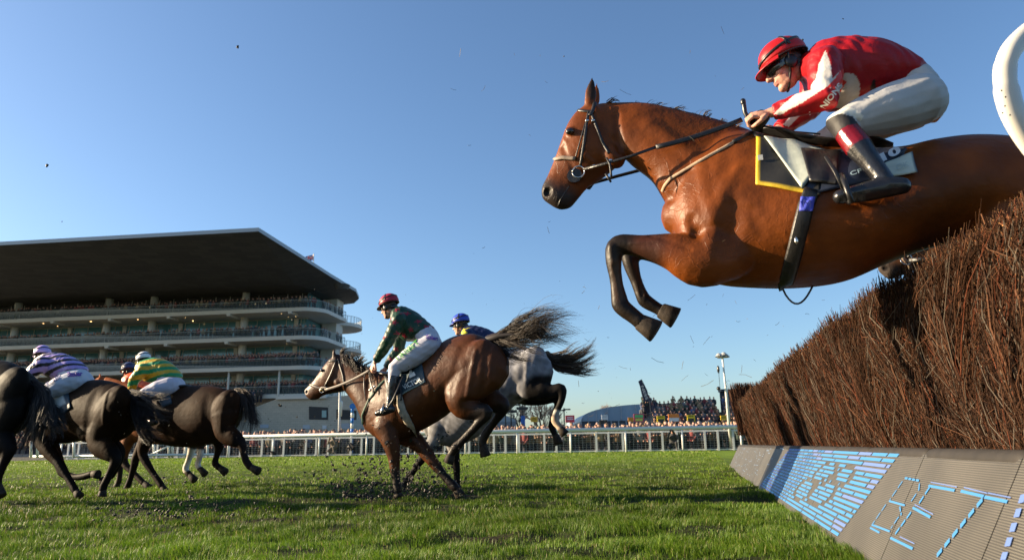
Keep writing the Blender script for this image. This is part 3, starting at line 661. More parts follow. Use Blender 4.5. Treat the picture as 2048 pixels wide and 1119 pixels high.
text_on('cloth_lettering', 'CF', hs, (1700, 354), (1722, 347), 8, M['attr'], nc, (.35, .5, .6), off=.02, bold=.0)
text_on('cloth_lettering', 'OK', hs, (1790, 346), (1815, 337), 11, M['attr'], nc, (.35, .42, .40), off=.036, bold=.0)
sg = G(); loftpairs(sg, pl, [(1528, 262, 1530, 272, .08), (1555, 262, 1558, 284, .11), (1595, 280, 1598, 300, .15), (1660, 296, 1665, 312, .18), (1730, 292, 1735, 306, .17), (1765, 292, 1765, 300, .10)]); obj('saddle', sg, M['leather'], horse, smooth=True)
patch('saddle_flap', hs, [(1600, 300), (1680, 305), (1672, 372), (1618, 366)], 10, 10, .03, lambda s, t: (.014, .012, .012), M['leather'], horse)
g = G(); gp = [hs(u, v, .012, lat=.05) for u, v in dens([(1624, 380), (1612, 410), (1602, 450), (1590, 500), (1578, 545), (1572, 566), (1569, 574)], 3)]; g.tube(gp, .037, n=8, N=pl.N, rb=.007); gp2 = G(); gi = obj('girth', g, M['leather'], horse, smooth=True)
g = G(); g.tube([gp[-1], pl(1568, 580, .1), pl(1562, 585, -.05), pl(1562, 578, -.2)], .046, n=8, N=pl.h.cross(pl.N), rb=.046); 
g2 = G(); gl = []
for i in range(11):
    t = i/10; gl.append(pl(1565+62*t, 576+ (35*math.sin(math.pi*min(1, t*1.02))**.8)-8*t, .0))
strap(g2, gl, .010, .004, pl.N); obj('girth_strap_end', g2, M['leather'], gi, smooth=True)
patch('girth_label', hs, [(1600, 396), (1629, 397), (1624, 425), (1597, 424)], 6, 6, .024, lambda s, t: (.05, .07, .5), M['cloth'], gi)
text_on('girth_logo', 'M', hs, (1604, 418), (1619, 419), 15, M['attr'], gi, (.02, .03, .2), off=.031, bold=-.01)
g = G(); c = hs(1591, 484, .03); g.ell(c, (pl.h*.009, pl.N*.006, V(0, 0, .018))); obj('buckle', g, M['steel'], gi, smooth=True)
g = G(); strap(g, [pl(1652, 312, .36), pl(1672, 345, .38), pl(1690, 384, .40)], .02, .006, pl.N); sl_ = obj('stirrup_leather', g, M['leather'], horse, smooth=True)
g = G(); g.tube([pl(1684, 350, .36), pl(1688, 362, .42), pl(1697, 385, .455), pl(1702, 402, .45), pl(1698, 404, .38), pl(1688, 398, .33)], .013, n=8, round_ends=True); obj('stirrup_iron', g, M['black'], sl_, smooth=True)
# ---------------- main rider
RED = (.29, .005, .009)
def silk1(pl, vs, c):
    Zm = lambda x, y: (1440+x/2.798, 40+y/2.798)
    WHT = (.56, .54, .52)
    polyc(pl, vs, c, [Zm(*p) for p in [(575, 215), (600, 300), (606, 405), (565, 450), (440, 510), (335, 540), (300, 532), (470, 405), (520, 380), (535, 300)]], WHT, 1)
    k = pl.loc(vs)[1] < .16
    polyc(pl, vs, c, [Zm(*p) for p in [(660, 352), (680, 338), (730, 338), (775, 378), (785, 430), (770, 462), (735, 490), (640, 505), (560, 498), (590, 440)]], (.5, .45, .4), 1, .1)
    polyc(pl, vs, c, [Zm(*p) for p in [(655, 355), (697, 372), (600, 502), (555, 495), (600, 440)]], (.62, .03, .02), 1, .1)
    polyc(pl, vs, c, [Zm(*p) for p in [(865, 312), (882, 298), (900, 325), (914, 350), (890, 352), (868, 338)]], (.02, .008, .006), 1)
    polyc(pl, vs, c, [Zm(*p) for p in [(445, 530), (400, 560), (340, 632), (372, 640), (450, 560)]], WHT, -1)
RP = Plane(1600, 430, 3.66, 14.07)
sp1 = dict(look=(-.90, .42), crown=(-.25, -1), yaw=4, head=(1571, 132, .0), neck=(1622, 138, 0), k=1.04, bvox=.0042, skin=(.44, .23, .165),
    torso=[(1614, 108, 1608, 168, .10), (1640, 90, 1632, 205, .18), (1690, 82, 1680, 217, .195), (1745, 86, 1740, 205, .185), (1795, 102, 1782, 196, .165), (1836, 128, 1815, 186, .15)],
    arms=[dict(j=[(1650, 128, .19), (1652, 196, .27), (1540, 226, .17)], d=(-1, .12), r=(.085, .066, .04)), dict(j=[(1632, 150, -.19), (1622, 216, -.2), (1552, 262, -.12)], d=(-1, .1), r=(.08, .062, .042))],
    seat=[(1818, 127, 1790, 203, .13), (1845, 136, 1815, 226, .16), (1866, 160, 1836, 244, .165), (1877, 190, 1856, 238, .13)],
    legs=[[(1838, 200, .13), (1682, 248, .29), (1770, 362, .38), (1676, 386, .38)], [(1830, 212, -.13), (1640, 284, -.24), (1720, 392, -.34), (1660, 400, -.36)]], thigh=[(.128, .088, .064), (.115, .082, .062)],
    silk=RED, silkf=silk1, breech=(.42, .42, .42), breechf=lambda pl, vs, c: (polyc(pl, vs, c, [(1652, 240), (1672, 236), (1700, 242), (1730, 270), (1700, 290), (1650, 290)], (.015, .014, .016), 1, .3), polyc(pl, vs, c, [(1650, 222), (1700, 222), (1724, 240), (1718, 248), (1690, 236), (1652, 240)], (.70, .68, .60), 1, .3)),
    helmet=(.36, .007, .009), peak=(.32, .006, .009), boottop=(.14, .003, .007), seed=2.)
jock, jss, jbs, hands, hf = build_rider('jockey in red and white silks and red helmet crouching on the leaping bay horse', pl, pl(1700, 300)-V(0, 0, .0), sp1, vox=.0062)
text_on('sleeve_lettering', 'NIONS', jss, (1648, 222), (1686, 174), 12, M['attr'], jock, (.66, .64, .6), off=.01, bold=.03)
text_on('sleeve_lettering', 'O', jss, (1617, 231), (1622, 231), 7, M['attr'], jock, (.7, .7, .7), off=.004)
g = G(); hp = pl(1500, 238, .14); g.tube([pl(1487, 204, .15), pl(1490, 225, .15), pl(1500, 245, .14)], .0115, n=10, round_ends=True)
g.tube([pl(1486, 202, .15), pl(1486.5, 206, .15)], .014, n=12, round_ends=True); g.tube([pl(1500, 245, .14), pl(1570, 262, .05), pl(1640, 268, -.05)], .005, n=6)
tag(obj('whip', g, M['black'], origin=pl(1490, 225, .15), smooth=True), 'short black whip held upright in the hand of the red-helmeted jockey', 'whip')
g = G()
for q in range(5): g.tube([hands[0]+V(.004*q, 0, 0)+pl.h*(.035*math.cos(t)-.04+.01*q)+V(0, 0, .034*math.sin(t)-.005*q)+pl.N*(.02-.01*q) for t in [6.28*i/12 for i in range(13)]], .007, n=6, N=pl.N)
obj('rein_end_loops', g, M['leather'], horse, smooth=True)
# ================================================================ BAY HORSE (landing)
pl = Plane(850, 800, 8.0, 22)
torso = [(733, 800, 742, 866, .13), (752, 752, 770, 884, .20), (785, 742, 803, 878, .25), (825, 735, 840, 860, .27), (862, 704, 878, 838, .28), (900, 676, 915, 810, .28), (945, 667, 955, 790, .28), (978, 680, 982, 768, .22), (997, 712, 992, 748, .1)]
neck = [(775, 744, 735, 862, .17), (745, 738, 720, 822, .14), (715, 722, 706, 800, .11), (694, 710, 692, 784, .095), (680, 708, 682, 768, .085)]
head = [(676, 707, 692, 766, .085), (660, 719, 686, 779, .10), (646, 738, 668, 784, .10), (632, 757, 654, 787, .075), (620, 770, 642, 792, .06), (611, 780, 634, 798, .058), (613, 790, 628, 799, .045)]
legs = [
 [(772, 850, .16, .16, .1), (782, 885, .16, .105, .08), (788, 912, .15, .062, .055), (790, 938, .15, .05, .045), (793, 958, .15, .038, .036), (795, 975, .15, .042, .038), (795, 984, .15, .042, .04), (797, 994, .15)],
 [(800, 860, -.12, .16, .1), (835, 885, -.13, .10, .08), (858, 912, -.13, .06, .055), (868, 925, -.13, .052, .048), (888, 950, -.13, .038, .036), (904, 968, -.13, .042, .038), (912, 976, -.13, .04, .04), (921, 992, -.13)],
 [(965, 735, .16, .30, .12), (930, 775, .19, .24, .12), (925, 805, .18, .145, .1), (950, 820, .18, .09, .06), (974, 824, .18, .062, .05), (955, 848, .18, .04, .038), (925, 880, .18, .036, .034), (912, 893, .18, .046, .04), (905, 903, .18, .038, .034), (902, 908, .18, .038, .036), (896, 925, .18)],
 [(975, 735, -.16, .28, .12), (965, 780, -.18, .2, .11), (985, 800, -.18, .12, .09), (1005, 808, -.18, .07, .055), (1006, 818, -.18, .055, .045), (990, 842, -.18, .038, .036), (972, 866, -.18, .045, .04), (966, 882, -.18, .038, .034), (966, 890, -.18, .038, .036), (971, 912, -.18)]]
extras = [(790, 800, .16, .33, .14, .1, 110), (775, 862, .1, .15, .14, .14, 60), (945, 730, .16, .34, .2, .12, 130), (975, 730, .14, .26, .14, .1, 100), (678, 765, .05, .08, .06, .055, 50), (972, 823, .18, .06, .05, .045, 90)]
bay, bs_, bv, bme = build_horse('landing_racehorse', 'muddy bay racehorse with white blaze landing in flying turf, its long dark tail streaming behind', pl, torso, neck, head, legs, extras, vox=.012, sm=8, lk=1.2, sculpt=[((978, 682, .2), (965, 790, .28), .06, -.012), ((925, 690, .25), (905, 780, .28), .09, -.009), ((805, 760, .25), (792, 850, .28), .1, -.012), ((880, 700, .2), (860, 820, .28), .05, -.008), ((950, 700, .28), (935, 790, .3), .05, .010), ((735, 760, .12), (745, 840, .16), .05, -.012)],
    body=(.062, .018, .0035), dark=(.014, .009, .007), legfrom=4, eye=(644, 740, .022, .093), nostril=(613, 783, .026, .05), ears=[(668, 716, 667, 694, .05, .03), (684, 712, 688, 695, -.05, .03)], base=V(*list(pl(800, 990))[:2], 0),
    paints=[('cap', (655, 722, 0), (607, 786, 0), .012, (.55, .52, .48), .03), ('cap', (612, 790, 0), (630, 798, 0), .03, (.06, .04, .03), .03, .7), ('cap', (900, 905, .18), (896, 925, .18), .03, (.02, .015, .01)), ('cap', (800, 860, 0), (870, 850, 0), .1, (.06, .022, .01), .2, .8), ('cap', (680, 712, 0), (745, 742, 0), .05, (.02, .012, .01), .06), ('cap', (678, 720, 0), (660, 775, 0), .07, (.045, .016, .007), .06, .75), ('cap', (725, 780, 0), (760, 840, 0), .12, (.06, .022, .008), .1, .5), ('cap', (634, 754, .03), (607, 786, .03), .03, (.42, .38, .34), .025), ('cap', (990, 700, 0), (985, 780, 0), .12, (.05, .02, .01), .15, .8)])
strands('mane', [[pl(u, v, l), pl(u+5, v-6, l), pl(u+12, v-8, l)] for u, v, l in [(682, 708, .0), (700, 716, .04), (720, 726, .04), (742, 740, .05)]], 260, .0028, .018, bay, M['hair'], [(.018, .012, .01), (.035, .022, .014)], seg=6, wave=.015)
strands('mane', [[pl(u, v, l), pl(u+2, v+10, l+.06), pl(u+8, v+22, l+.08)] for u, v, l in [(682, 708, .04), (700, 716, .04), (720, 726, .04), (742, 740, .05)]], 300, .0028, .02, bay, M['hair'], [(.018, .012, .01), (.035, .022, .014)], seg=6, wave=.02, rs=8)
tg = [[(985, 674), (1020, 664), (1060, 650), (1110, 630), (1168, 640)], [(985, 676), (1015, 658), (1045, 636), (1090, 612), (1150, 618)], [(987, 680), (1020, 684), (1065, 680), (1110, 672), (1150, 690)], [(988, 684), (1008, 700), (1025, 712), (1045, 722), (1040, 728)], [(985, 676), (1012, 662), (1050, 640), (1075, 625), (1090, 605)], [(986, 678), (1018, 668), (1060, 662), (1100, 655), (1165, 655)]]
strands('tail', [[pl(u, v, l*.02*i) for i, (u, v) in enumerate(t)] for t, l in zip(tg, (-1, 1, 0, 2, -2, 1))], 1100, .0026, .022, bay, M['hair'], [(.018, .012, .01), (.045, .028, .016), (.02, .014, .01)], seg=14, wave=.07, rs=4, curl=.6)
g = G(); g.tube([pl(978, 680, 0), pl(1000, 672, 0), pl(1040, 668, .0), pl(1075, 655, 0)], [.06, .055, .045, .01], n=10, round_ends=True); g.cur = (.02, .012, .01); obj('dock', g, M['hair'], bay, smooth=True, col=(.02, .013, .01))
bb = bridle(bay, pl, bs_, [(672, 722), (662, 748), (650, 772)], [(619, 768), (640, 776), (656, 774)], [(658, 722), (672, 720), (680, 722)], [(676, 718), (686, 750), (690, 776)], (646, 779), .035, None, None, w_=.024, nosemat='brownleather')
g = G(); c = bs_(646, 779, .035); g.ell(c, (pl.h*.02, pl.N*.01, V(0, 0, .02))); obj('brass_fitting', g, mat('brass', (.8, .55, .2), .25, 1), bb, smooth=True)
reins(bay, pl, bs_(650, 780, .03), pl(745, 736, .18), .034, .03, 'brownleather')
reins(bay, pl, pl(655, 784, -.1), pl(764, 745, -.15), .034, .05, 'brownleather')
NC2 = (.022, .05, .07)
c2 = patch('number_cloth', bs_, [(800, 735), (842, 718), (852, 763), (804, 789)], 16, 14, .012, lambda s, t: (.25, .35, .38) if t > .97 else NC2, M['cloth'], bay)
text_on('cloth_number', '2', bs_, (822, 756), (834, 750), 30, M['attr'], c2, (.72, .72, .7), off=.03, bold=.06)
text_on('cloth_lettering', 'VICTOR', bs_, (811, 779), (846, 762), 10, M['attr'], c2, (.62, .66, .66), off=.03, bold=.01)
sg = G(); loftpairs(sg, pl, [(765, 742, 768, 752, .1), (800, 742, 803, 756, .18), (835, 728, 838, 745, .2), (868, 700, 872, 716, .18), (885, 688, 887, 696, .1)]); obj('saddle', sg, M['leather'], bay, smooth=True)
patch('saddle_flap', bs_, [(770, 750), (803, 745), (806, 800), (778, 806)], 8, 8, .02, lambda s, t: (.013, .012, .012), M['leather'], bay)
g = G(); g.tube([bs_(u, v, .014, lat=.1) for u, v in dens([(797, 790), (806, 822), (822, 852), (832, 868)], 3)], .05, n=8, N=pl.N, rb=.008); obj('girth', g, mat('pale girth', (.3, .26, .2), .8, ns=20, namt=.3), bay, smooth=True)
g = G(); strap(g, [bs_(u, v, .012) for u, v in dens([(727, 848), (725, 830), (738, 800), (760, 770), (775, 755)], 3)], .03, .008, pl.N); obj('breast_strap', g, mat('green strap', (.02, .06, .03), .6), bay, smooth=True)
for cc_ in ((744, 780), (748, 776), (753, 773)):
    g = G(); c = bs_(cc_[0], cc_[1], .04); g.ell(c, (pl.h*.016, pl.N*.012, V(0, 0, .014))); obj('buckle', g, M['steel'], bay, smooth=True)
g = G(); strap(g, bend(bs_(742, 738, .03), bs_(752, 786, .03), 0, side=pl.N*.04), .022, .01, pl.N); strap(g, bend(bs_(735, 740, .03), bs_(736, 800, .03), 0, side=pl.N*.05), .014, .008, pl.N); obj('rein_loop', g, M['leather'], bay, smooth=True)
GRN = (.008, .040, .022)
def silk2(pl, vs, c):
    Zm = lambda x, y: (720+x/4.143, 570+y/4.143)
    spots(pl, vs, c, [Zm(*p) for p in [(285, 198), (235, 280), (165, 500), (410, 365), (365, 228), (325, 320), (455, 290), (340, 410), (130, 590), (520, 330), (250, 440), (200, 380)]], 4.8, (.26, .012, .03))
sp2 = dict(look=(-1, .38), crown=(-.3, -1), yaw=-8, head=(778, 613, 0), neck=(797, 628, 0), k=1.02, skin=(.52, .27, .19),
    torso=[(793, 617, 788, 642, .1), (806, 612, 792, 662, .18), (828, 621, 808, 680, .19), (847, 636, 828, 682, .175), (864, 652, 848, 680, .16)],
    arms=[dict(j=[(798, 640, .2), (775, 684, .27), (750, 724, .2)], d=(-.5, 1), r=(.09, .07, .045)), dict(j=[(803, 650, -.19), (797, 700, -.22), (770, 738, -.15)], d=(-.6, .8), r=(.09, .07, .045))],
    seat=[(848, 645, 838, 685, .14), (864, 652, 850, 705, .18), (875, 672, 862, 718, .18), (878, 690, 868, 715, .13)],
    legs=[[(860, 690, .13), (790, 735, .30), (779, 812, .34), (756, 822, .34)], [(860, 695, -.13), (800, 742, -.3), (790, 815, -.34), (768, 822, -.34)]], thigh=[(.135, .1, .075), (.13, .095, .07)],
    silk=GRN, silkf=silk2, breech=(.42, .42, .48), helmet=(.30, .012, .035), peak=(.03, .01, .015), seed=3.)
j2, s2, b2, h2, _ = build_rider('jockey in dark green silks with red stars and maroon helmet on the landing bay', pl, pl(850, 700), sp2)
text_on('breeches_lettering', 'UNIBET', b2, (799, 722), (841, 686), 10, M['attr'], j2, (.03, .24, .02), off=.02, bold=.01)
text_on('breeches_lettering', 'Stobart', b2, (853, 677), (877, 681), 8.5, M['attr'], j2, (.10, .03, .30), off=.016, bold=.03)
g = G(); strap(g, [pl(806, 752, .36), pl(785, 800, .38), pl(770, 822, .38)], .02, .006, pl.N); s_ = obj('stirrup_leather', g, M['leather'], bay, smooth=True)
g = G(); g.tube([pl(768, 808, .34), pl(764, 818, .42), pl(762, 826, .42), pl(768, 828, .3)], .012, n=8, round_ends=True); obj('stirrup_iron', g, M['steel'], s_, smooth=True)
# ================================================================ GREY HORSE
pl = Plane(1000, 760, 9.3, 20)
torso = [(850, 800, 858, 876, .14), (885, 765, 892, 892, .21), (925, 735, 932, 885, .26), (970, 712, 980, 855, .28), (1015, 698, 1022, 815, .29), (1052, 694, 1058, 790, .29), (1082, 704, 1084, 775, .23), (1098, 730, 1094, 758, .1)]
neck = [(880, 770, 850, 860, .16), (850, 775, 830, 845, .12), (825, 780, 812, 838, .1), (800, 785, 800, 830, .09)]
head = [(795, 785, 800, 828, .085), (785, 800, 800, 842, .095), (775, 815, 790, 850, .08), (768, 832, 782, 858, .06), (764, 848, 776, 864, .05)]
legs = [
 [(878, 850, .14, .16, .1), (868, 878, .14, .10, .08), (852, 905, .14, .065, .055), (842, 920, .14, .05, .045), (828, 940, .14, .038, .036), (815, 958, .14, .042, .038), (811, 964, .14, .04, .04), (804, 976, .14)],
 [(900, 860, -.12, .15, .1), (906, 890, -.13, .1, .08), (910, 915, -.13, .06, .055), (912, 930, -.13, .05, .045), (914, 948, -.13, .038, .036), (914, 962, -.13, .042, .038), (914, 968, -.13, .04, .04), (916, 978, -.13)],
 [(1062, 745, .16, .3, .12), (1050, 772, .18, .17, .1), (1080, 780, .18, .115, .08), (1105, 782, .18, .075, .055), (1122, 778, .18, .066, .05), (1123, 800, .18, .042, .038), (1112, 826, .18, .036, .034), (1110, 840, .18, .046, .04), (1118, 852, .18, .038, .034), (1121, 856, .18, .04, .036), (1130, 868, .18)],
 [(1050, 745, -.16, .28, .12), (1040, 780, -.18, .18, .1), (1075, 792, -.18, .11, .08), (1100, 794, -.18, .075, .055), (1116, 790, -.18, .06, .05), (1114, 812, -.18, .04, .038), (1106, 835, -.18, .036, .034), (1104, 852, -.18, .046, .04), (1108, 864, -.18, .038, .034), (1111, 870, -.18, .04, .036), (1118, 888, -.18)]]
extras = [(1058, 740, .16, .34, .22, .13, 120), (1035, 768, .17, .16, .14, .1, 100), (900, 820, .15, .3, .14, .1, 110)]
grey, gs_, gv, gme = build_horse('grey_racehorse', 'dappled grey racehorse with black legs and white hind sock beside the landing bay', pl, torso, neck, head, legs, extras, vox=.013, sculpt=[((1082, 705, .2), (1072, 770, .28), .08, -.012), ((1030, 705, .25), (1025, 775, .28), .09, -.012), ((1055, 705, .28), (1050, 770, .3), .05, .010)], body=(.22, .22, .235), dark=(.014, .012, .011), legfrom=2, m='coatfar', sm=9,
    paints=[('cap', (1111, 840, .18), (1118, 856, .18), .05, (.40, .30, .22), .03), ('cap', (1114, 826, .18), (1114, 826, .18), .04, (.4, .38, .34), .03), ('cap', (1050, 790, .1), (1100, 790, .1), .06, (.02, .018, .017), .08), ('cap', (880, 840, 0), (870, 880, 0), .1, (.2, .2, .2), .2)], ears=[(798, 788, 800, 772, .05, .03), (803, 788, 806, 772, -.05, .03)], base=V(*list(pl(914, 978))[:2], 0))
tg = [[(1093, 706), (1112, 722), (1140, 722), (1170, 708), (1186, 684)], [(1093, 708), (1115, 735), (1145, 742), (1175, 740), (1204, 738)], [(1093, 708), (1110, 728), (1140, 730), (1172, 720), (1200, 712)], [(1093, 706), (1108, 715), (1135, 712), (1160, 700), (1185, 690)]]
strands('tail', [[pl(u, v, l*.02*i) for i, (u, v) in enumerate(t)] for t, l in zip(tg, (-1, 1, 0, 1))], 1100, .0026, .02, grey, M['hair'], [(.03, .02, .014), (.07, .048, .03), (.13, .095, .06)], seg=12, wave=.035, rs=6)
patch('number_cloth', gs_, [(955, 745), (975, 740), (984, 772), (960, 785)], 6, 6, .012, lambda s, t: NC2, M['cloth'], grey)
sg = G(); loftpairs(sg, pl, [(890, 765, 893, 775, .1), (925, 742, 930, 755, .18), (965, 718, 968, 732, .2), (990, 706, 992, 716, .12)]); obj('saddle', sg, M['leather'], grey, smooth=True)
NAVY = (.012, .017, .06)
sp3 = dict(look=(-1, .25), crown=(-.2, -1), yaw=-6, head=(921, 649, 0), neck=(936, 662, 0), k=1.02,
    torso=[(931, 652, 928, 682, .1), (947, 650, 940, 700, .18), (970, 655, 962, 712, .19), (990, 665, 985, 715, .17), (1005, 678, 998, 715, .15)],
    arms=[dict(j=[(936, 672, .2), (920, 710, .25), (893, 738, .15)], r=(.095, .07, .045)), dict(j=[(940, 680, -.19), (925, 715, -.2), (895, 745, -.12)], r=(.09, .07, .045))],
    seat=[(990, 672, 985, 715, .14), (1004, 680, 996, 728, .17), (1010, 695, 1004, 728, .13)],
    legs=[[(998, 708, .13), (938, 740, .3), (950, 800, .34), (925, 808, .34)], [(998, 708, -.13), (938, 745, -.3), (950, 805, -.34), (925, 812, -.34)]],
    silk=NAVY, silkf=lambda pl, vs, c: spots(pl, vs, c, [(926, 668), (928, 664)], 11, (.62, .56, .03)), breech=(.66, .66, .68), helmet=(.025, .06, .42), peak=(.02, .04, .25), seed=5.)
build_rider('jockey in navy silks with yellow sleeve and bright blue helmet on the grey horse', pl, pl(970, 720), sp3, vox=.012)
# ================================================================ DARK HORSE under lilac hoops
pl = Plane(165, 820, 9.5, 22)
torso = [(55, 800, 62, 872, .14), (88, 782, 95, 884, .23), (125, 776, 132, 886, .27), (165, 764, 168, 880, .28), (200, 758, 203, 888, .29), (235, 766, 236, 880, .27), (260, 785, 256, 855, .19), (271, 808, 267, 832, .1)]
neck = [(85, 785, 60, 868, .16), (55, 775, 40, 840, .13), (25, 765, 18, 820, .11), (-2, 760, 0, 802, .09)]
head = [(-8, 758, 2, 800, .085), (-22, 770, -2, 812, .1), (-34, 788, -14, 822, .08), (-44, 806, -26, 832, .06), (-50, 820, -34, 838, .05)]
legs = [
 [(205, 850, .16, .24, .13), (198, 885, .18, .16, .11), (222, 905, .18, .10, .08), (232, 918, .18, .065, .055), (222, 940, .18, .045, .04), (212, 962, .18, .045, .04), (207, 972, .18, .042, .038), (206, 978, .18, .042, .04), (204, 992, .18)],
 [(215, 850, -.16, .22, .13), (215, 885, -.18, .15, .11), (234, 900, -.18, .09, .08), (238, 915, -.18, .06, .055), (232, 935, -.18, .04, .04), (222, 950, -.18, .045, .04), (216, 955, -.18, .04, .038), (213, 958, -.18, .042, .04), (204, 962, -.18)],
 [(78, 850, .15, .17, .1), (88, 885, .15, .12, .09), (112, 918, .15, .065, .055), (122, 932, .15, .055, .05), (136, 955, .15, .042, .038), (148, 975, .15, .045, .04), (152, 982, .15, .042, .04), (160, 993, .15)],
 [(90, 860, -.12, .16, .1), (105, 895, -.12, .1, .08), (120, 930, -.12, .06, .055), (126, 945, -.12, .055, .05), (148, 953, -.12, .04, .038), (168, 952, -.12, .042, .038), (180, 948, -.12, .04, .038), (184, 947, -.12, .042, .04), (197, 948, -.12)]]
extras = [(222, 820, .18, .38, .24, .13, 130), (175, 858, .19, .17, .17, .09, 60), (100, 835, .15, .26, .14, .1, 105)]
h3, h3s, _, _ = build_horse('dark_racehorse', 'dark brown racehorse galloping away, carrying the jockey in lilac and black hoops', pl, torso, neck, head, legs, extras, vox=.013, sculpt=[((250, 775, .2), (228, 870, .28), .09, -.012), ((190, 770, .25), (175, 850, .28), .11, -.011), ((215, 775, .28), (205, 850, .3), .05, .010)], body=(.016, .0068, .0022), dark=(.010, .008, .007), legfrom=3, m='coatfar', sm=8, ears=[(-6, 760, -4, 742, .05, .03), (2, 760, 4, 742, -.05, .03)], base=V(*list(pl(180, 990))[:2], 0))
strands('tail', [[pl(u, v, .02*i) for i, (u, v) in enumerate(t)] for t in ([(262, 782), (285, 790), (310, 796), (338, 800)], [(262, 785), (285, 800), (315, 812), (345, 812)], [(262, 788), (280, 815), (300, 845), (330, 858)], [(264, 790), (275, 830), (290, 865), (318, 880)])], 900, .003, .03, h3, M['hair'], [(.012, .009, .008), (.03, .022, .015)], seg=10, wave=.06, rs=9)
nc3 = patch('number_cloth', h3s, [(97, 792), (135, 775), (143, 815), (118, 835)], 10, 10, .012, lambda s, t: (.55, .56, .5) if .12 < s < .72 and t < .62 else NC2, M['cloth'], h3)
sg = G(); loftpairs(sg, pl, [(80, 785, 83, 795, .1), (105, 775, 108, 788, .18), (140, 766, 143, 780, .2), (165, 760, 167, 768, .12)]); obj('saddle', sg, M['leather'], h3, smooth=True)
LIL = (.30, .23, .52)
def silk4(pl, vs, c):
    hoops(pl, vs, c, .42, .9, 12.4, .1, (.010, .01, .014), .46, lambda u, v: u > 77)
    u, v = pxof(pl, vs); l = pl.loc(vs)[1]; c[(u < 76)] = (.7, .68, .66)
sp4 = dict(look=(-1, .25), crown=(-.2, -1), yaw=-25, head=(84, 712, 0), neck=(93, 724, 0), k=1.02,
    torso=[(86, 712, 80, 745, .13), (99, 706, 92, 752, .19), (122, 705, 114, 757, .2), (146, 715, 136, 756, .18), (161, 729, 150, 750, .16)],
    arms=[dict(j=[(86, 728, .2), (62, 745, .26), (42, 775, .15)], r=(.1, .078, .05)), dict(j=[(86, 728, -.19), (66, 750, -.2), (45, 778, -.12)], r=(.09, .07, .045))],
    seat=[(146, 728, 128, 768, .15), (160, 734, 148, 780, .18), (171, 745, 162, 782, .17), (175, 758, 168, 778, .12)],
    legs=[[(152, 762, .13), (92, 782, .3), (110, 842, .34), (85, 850, .34)], [(152, 762, -.13), (92, 785, -.3), (110, 845, -.34), (85, 853, -.34)]], thigh=[(.15, .115, .085), (.13, .095, .07)],
    silk=LIL, silkf=silk4, breech=(.42, .45, .52), helmet=(.45, .32, .66), seed=7.)
j4, s4, b4, _, _ = build_rider('jockey in lilac and black hooped silks with a lilac helmet, leftmost rider', pl, pl(140, 780), sp4, vox=.011)
text_on('breeches_lettering', 'Stobart', b4, (137, 753), (171, 751), 10, M['attr'], j4, (.10, .03, .28), off=.016, bold=.04)
text_on('breeches_lettering', 'OLLAREY', b4, (96, 771), (126, 753), 8, M['attr'], j4, (.03, .05, .25), off=.016, bold=.04)
# ================================================================ BROWN HORSE under green and gold hoops
pl = Plane(400, 830, 10.4, 20)
torso = [(285, 800, 290, 868, .15), (315, 782, 320, 886, .24), (350, 774, 355, 893, .28), (390, 770, 392, 893, .28), (425, 771, 425, 886, .28), (455, 778, 452, 872, .24), (476, 795, 472, 846, .14), (484, 812, 480, 830, .07)]
neck = [(310, 785, 288, 868, .16), (275, 772, 262, 842, .13), (240, 760, 238, 812, .11), (212, 752, 216, 796, .09)]
head = [(204, 751, 214, 790, .085), (190, 760, 208, 802, .1), (178, 778, 196, 812, .08), (168, 795, 184, 822, .06), (162, 808, 176, 828, .05)]
legs = [
 [(300, 855, .15, .17, .1), (288, 888, .15, .11, .08), (286, 908, .15, .065, .055), (292, 922, .15, .055, .05), (306, 945, .15, .042, .038), (320, 966, .15, .045, .04), (324, 972, .15, .042, .04), (331, 983, .15)],
 [(305, 860, -.13, .16, .1), (285, 890, -.13, .1, .08), (272, 915, -.13, .06, .055), (269, 928, -.13, .055, .05), (262, 952, -.13, .042, .038), (256, 970, -.13, .045, .04), (253, 976, -.13, .042, .04), (248, 988, -.13)],
 [(450, 830, .16, .25, .13), (452, 862, .18, .17, .11), (472, 878, .18, .10, .08), (484, 888, .18, .065, .055), (487, 905, .18, .045, .04), (492, 920, .18, .045, .04), (498, 930, .18, .042, .038), (501, 933, .18, .044, .04), (518, 942, .18)],
 [(440, 830, -.16, .24, .13), (432, 865, -.18, .16, .11), (438, 882, -.18, .09, .08), (438, 895, -.18, .06, .055), (433, 912, -.18, .042, .04), (430, 925, -.18, .045, .04), (436, 932, -.18, .042, .038), (439, 934, -.18, .044, .04), (452, 944, -.18)]]
h4, h4s, _, _ = build_horse('brown_racehorse', 'brown racehorse with all dark legs, carrying the jockey in green and gold hoops', pl, torso, neck, head, legs, [(450, 820, .15, .32, .24, .13, 120), (310, 840, .15, .26, .14, .1, 105)], vox=.014, sculpt=[((462, 785, .2), (450, 860, .28), .09, -.012), ((410, 775, .25), (415, 870, .28), .11, -.010), ((330, 800, .25), (335, 880, .28), .1, -.01)], body=(.022, .0085, .0028), dark=(.016, .010, .008), legfrom=3, m='coatfar', sm=8, ears=[(186, 758, 180, 746, .05, .03), (200, 754, 200, 744, -.05, .03)], base=V(*list(pl(290, 985))[:2], 0),
    paints=[('cap', (205, 752, 0), (250, 765, 0), .2, (.25, .07, .02), .1), ('cap', (440, 860, 0), (400, 860, 0), .15, (.03, .015, .01), .2)])
strands('tail', [[pl(u, v, .02*i) for i, (u, v) in enumerate(t)] for t in ([(470, 782), (490, 785), (500, 815), (502, 870)], [(470, 784), (486, 795), (490, 830), (485, 872)], [(472, 786), (492, 800), (504, 830), (510, 860)])], 800, .003, .028, h4, M['hair'], [(.02, .012, .009), (.05, .03, .02)], seg=10, wave=.05, rs=12)
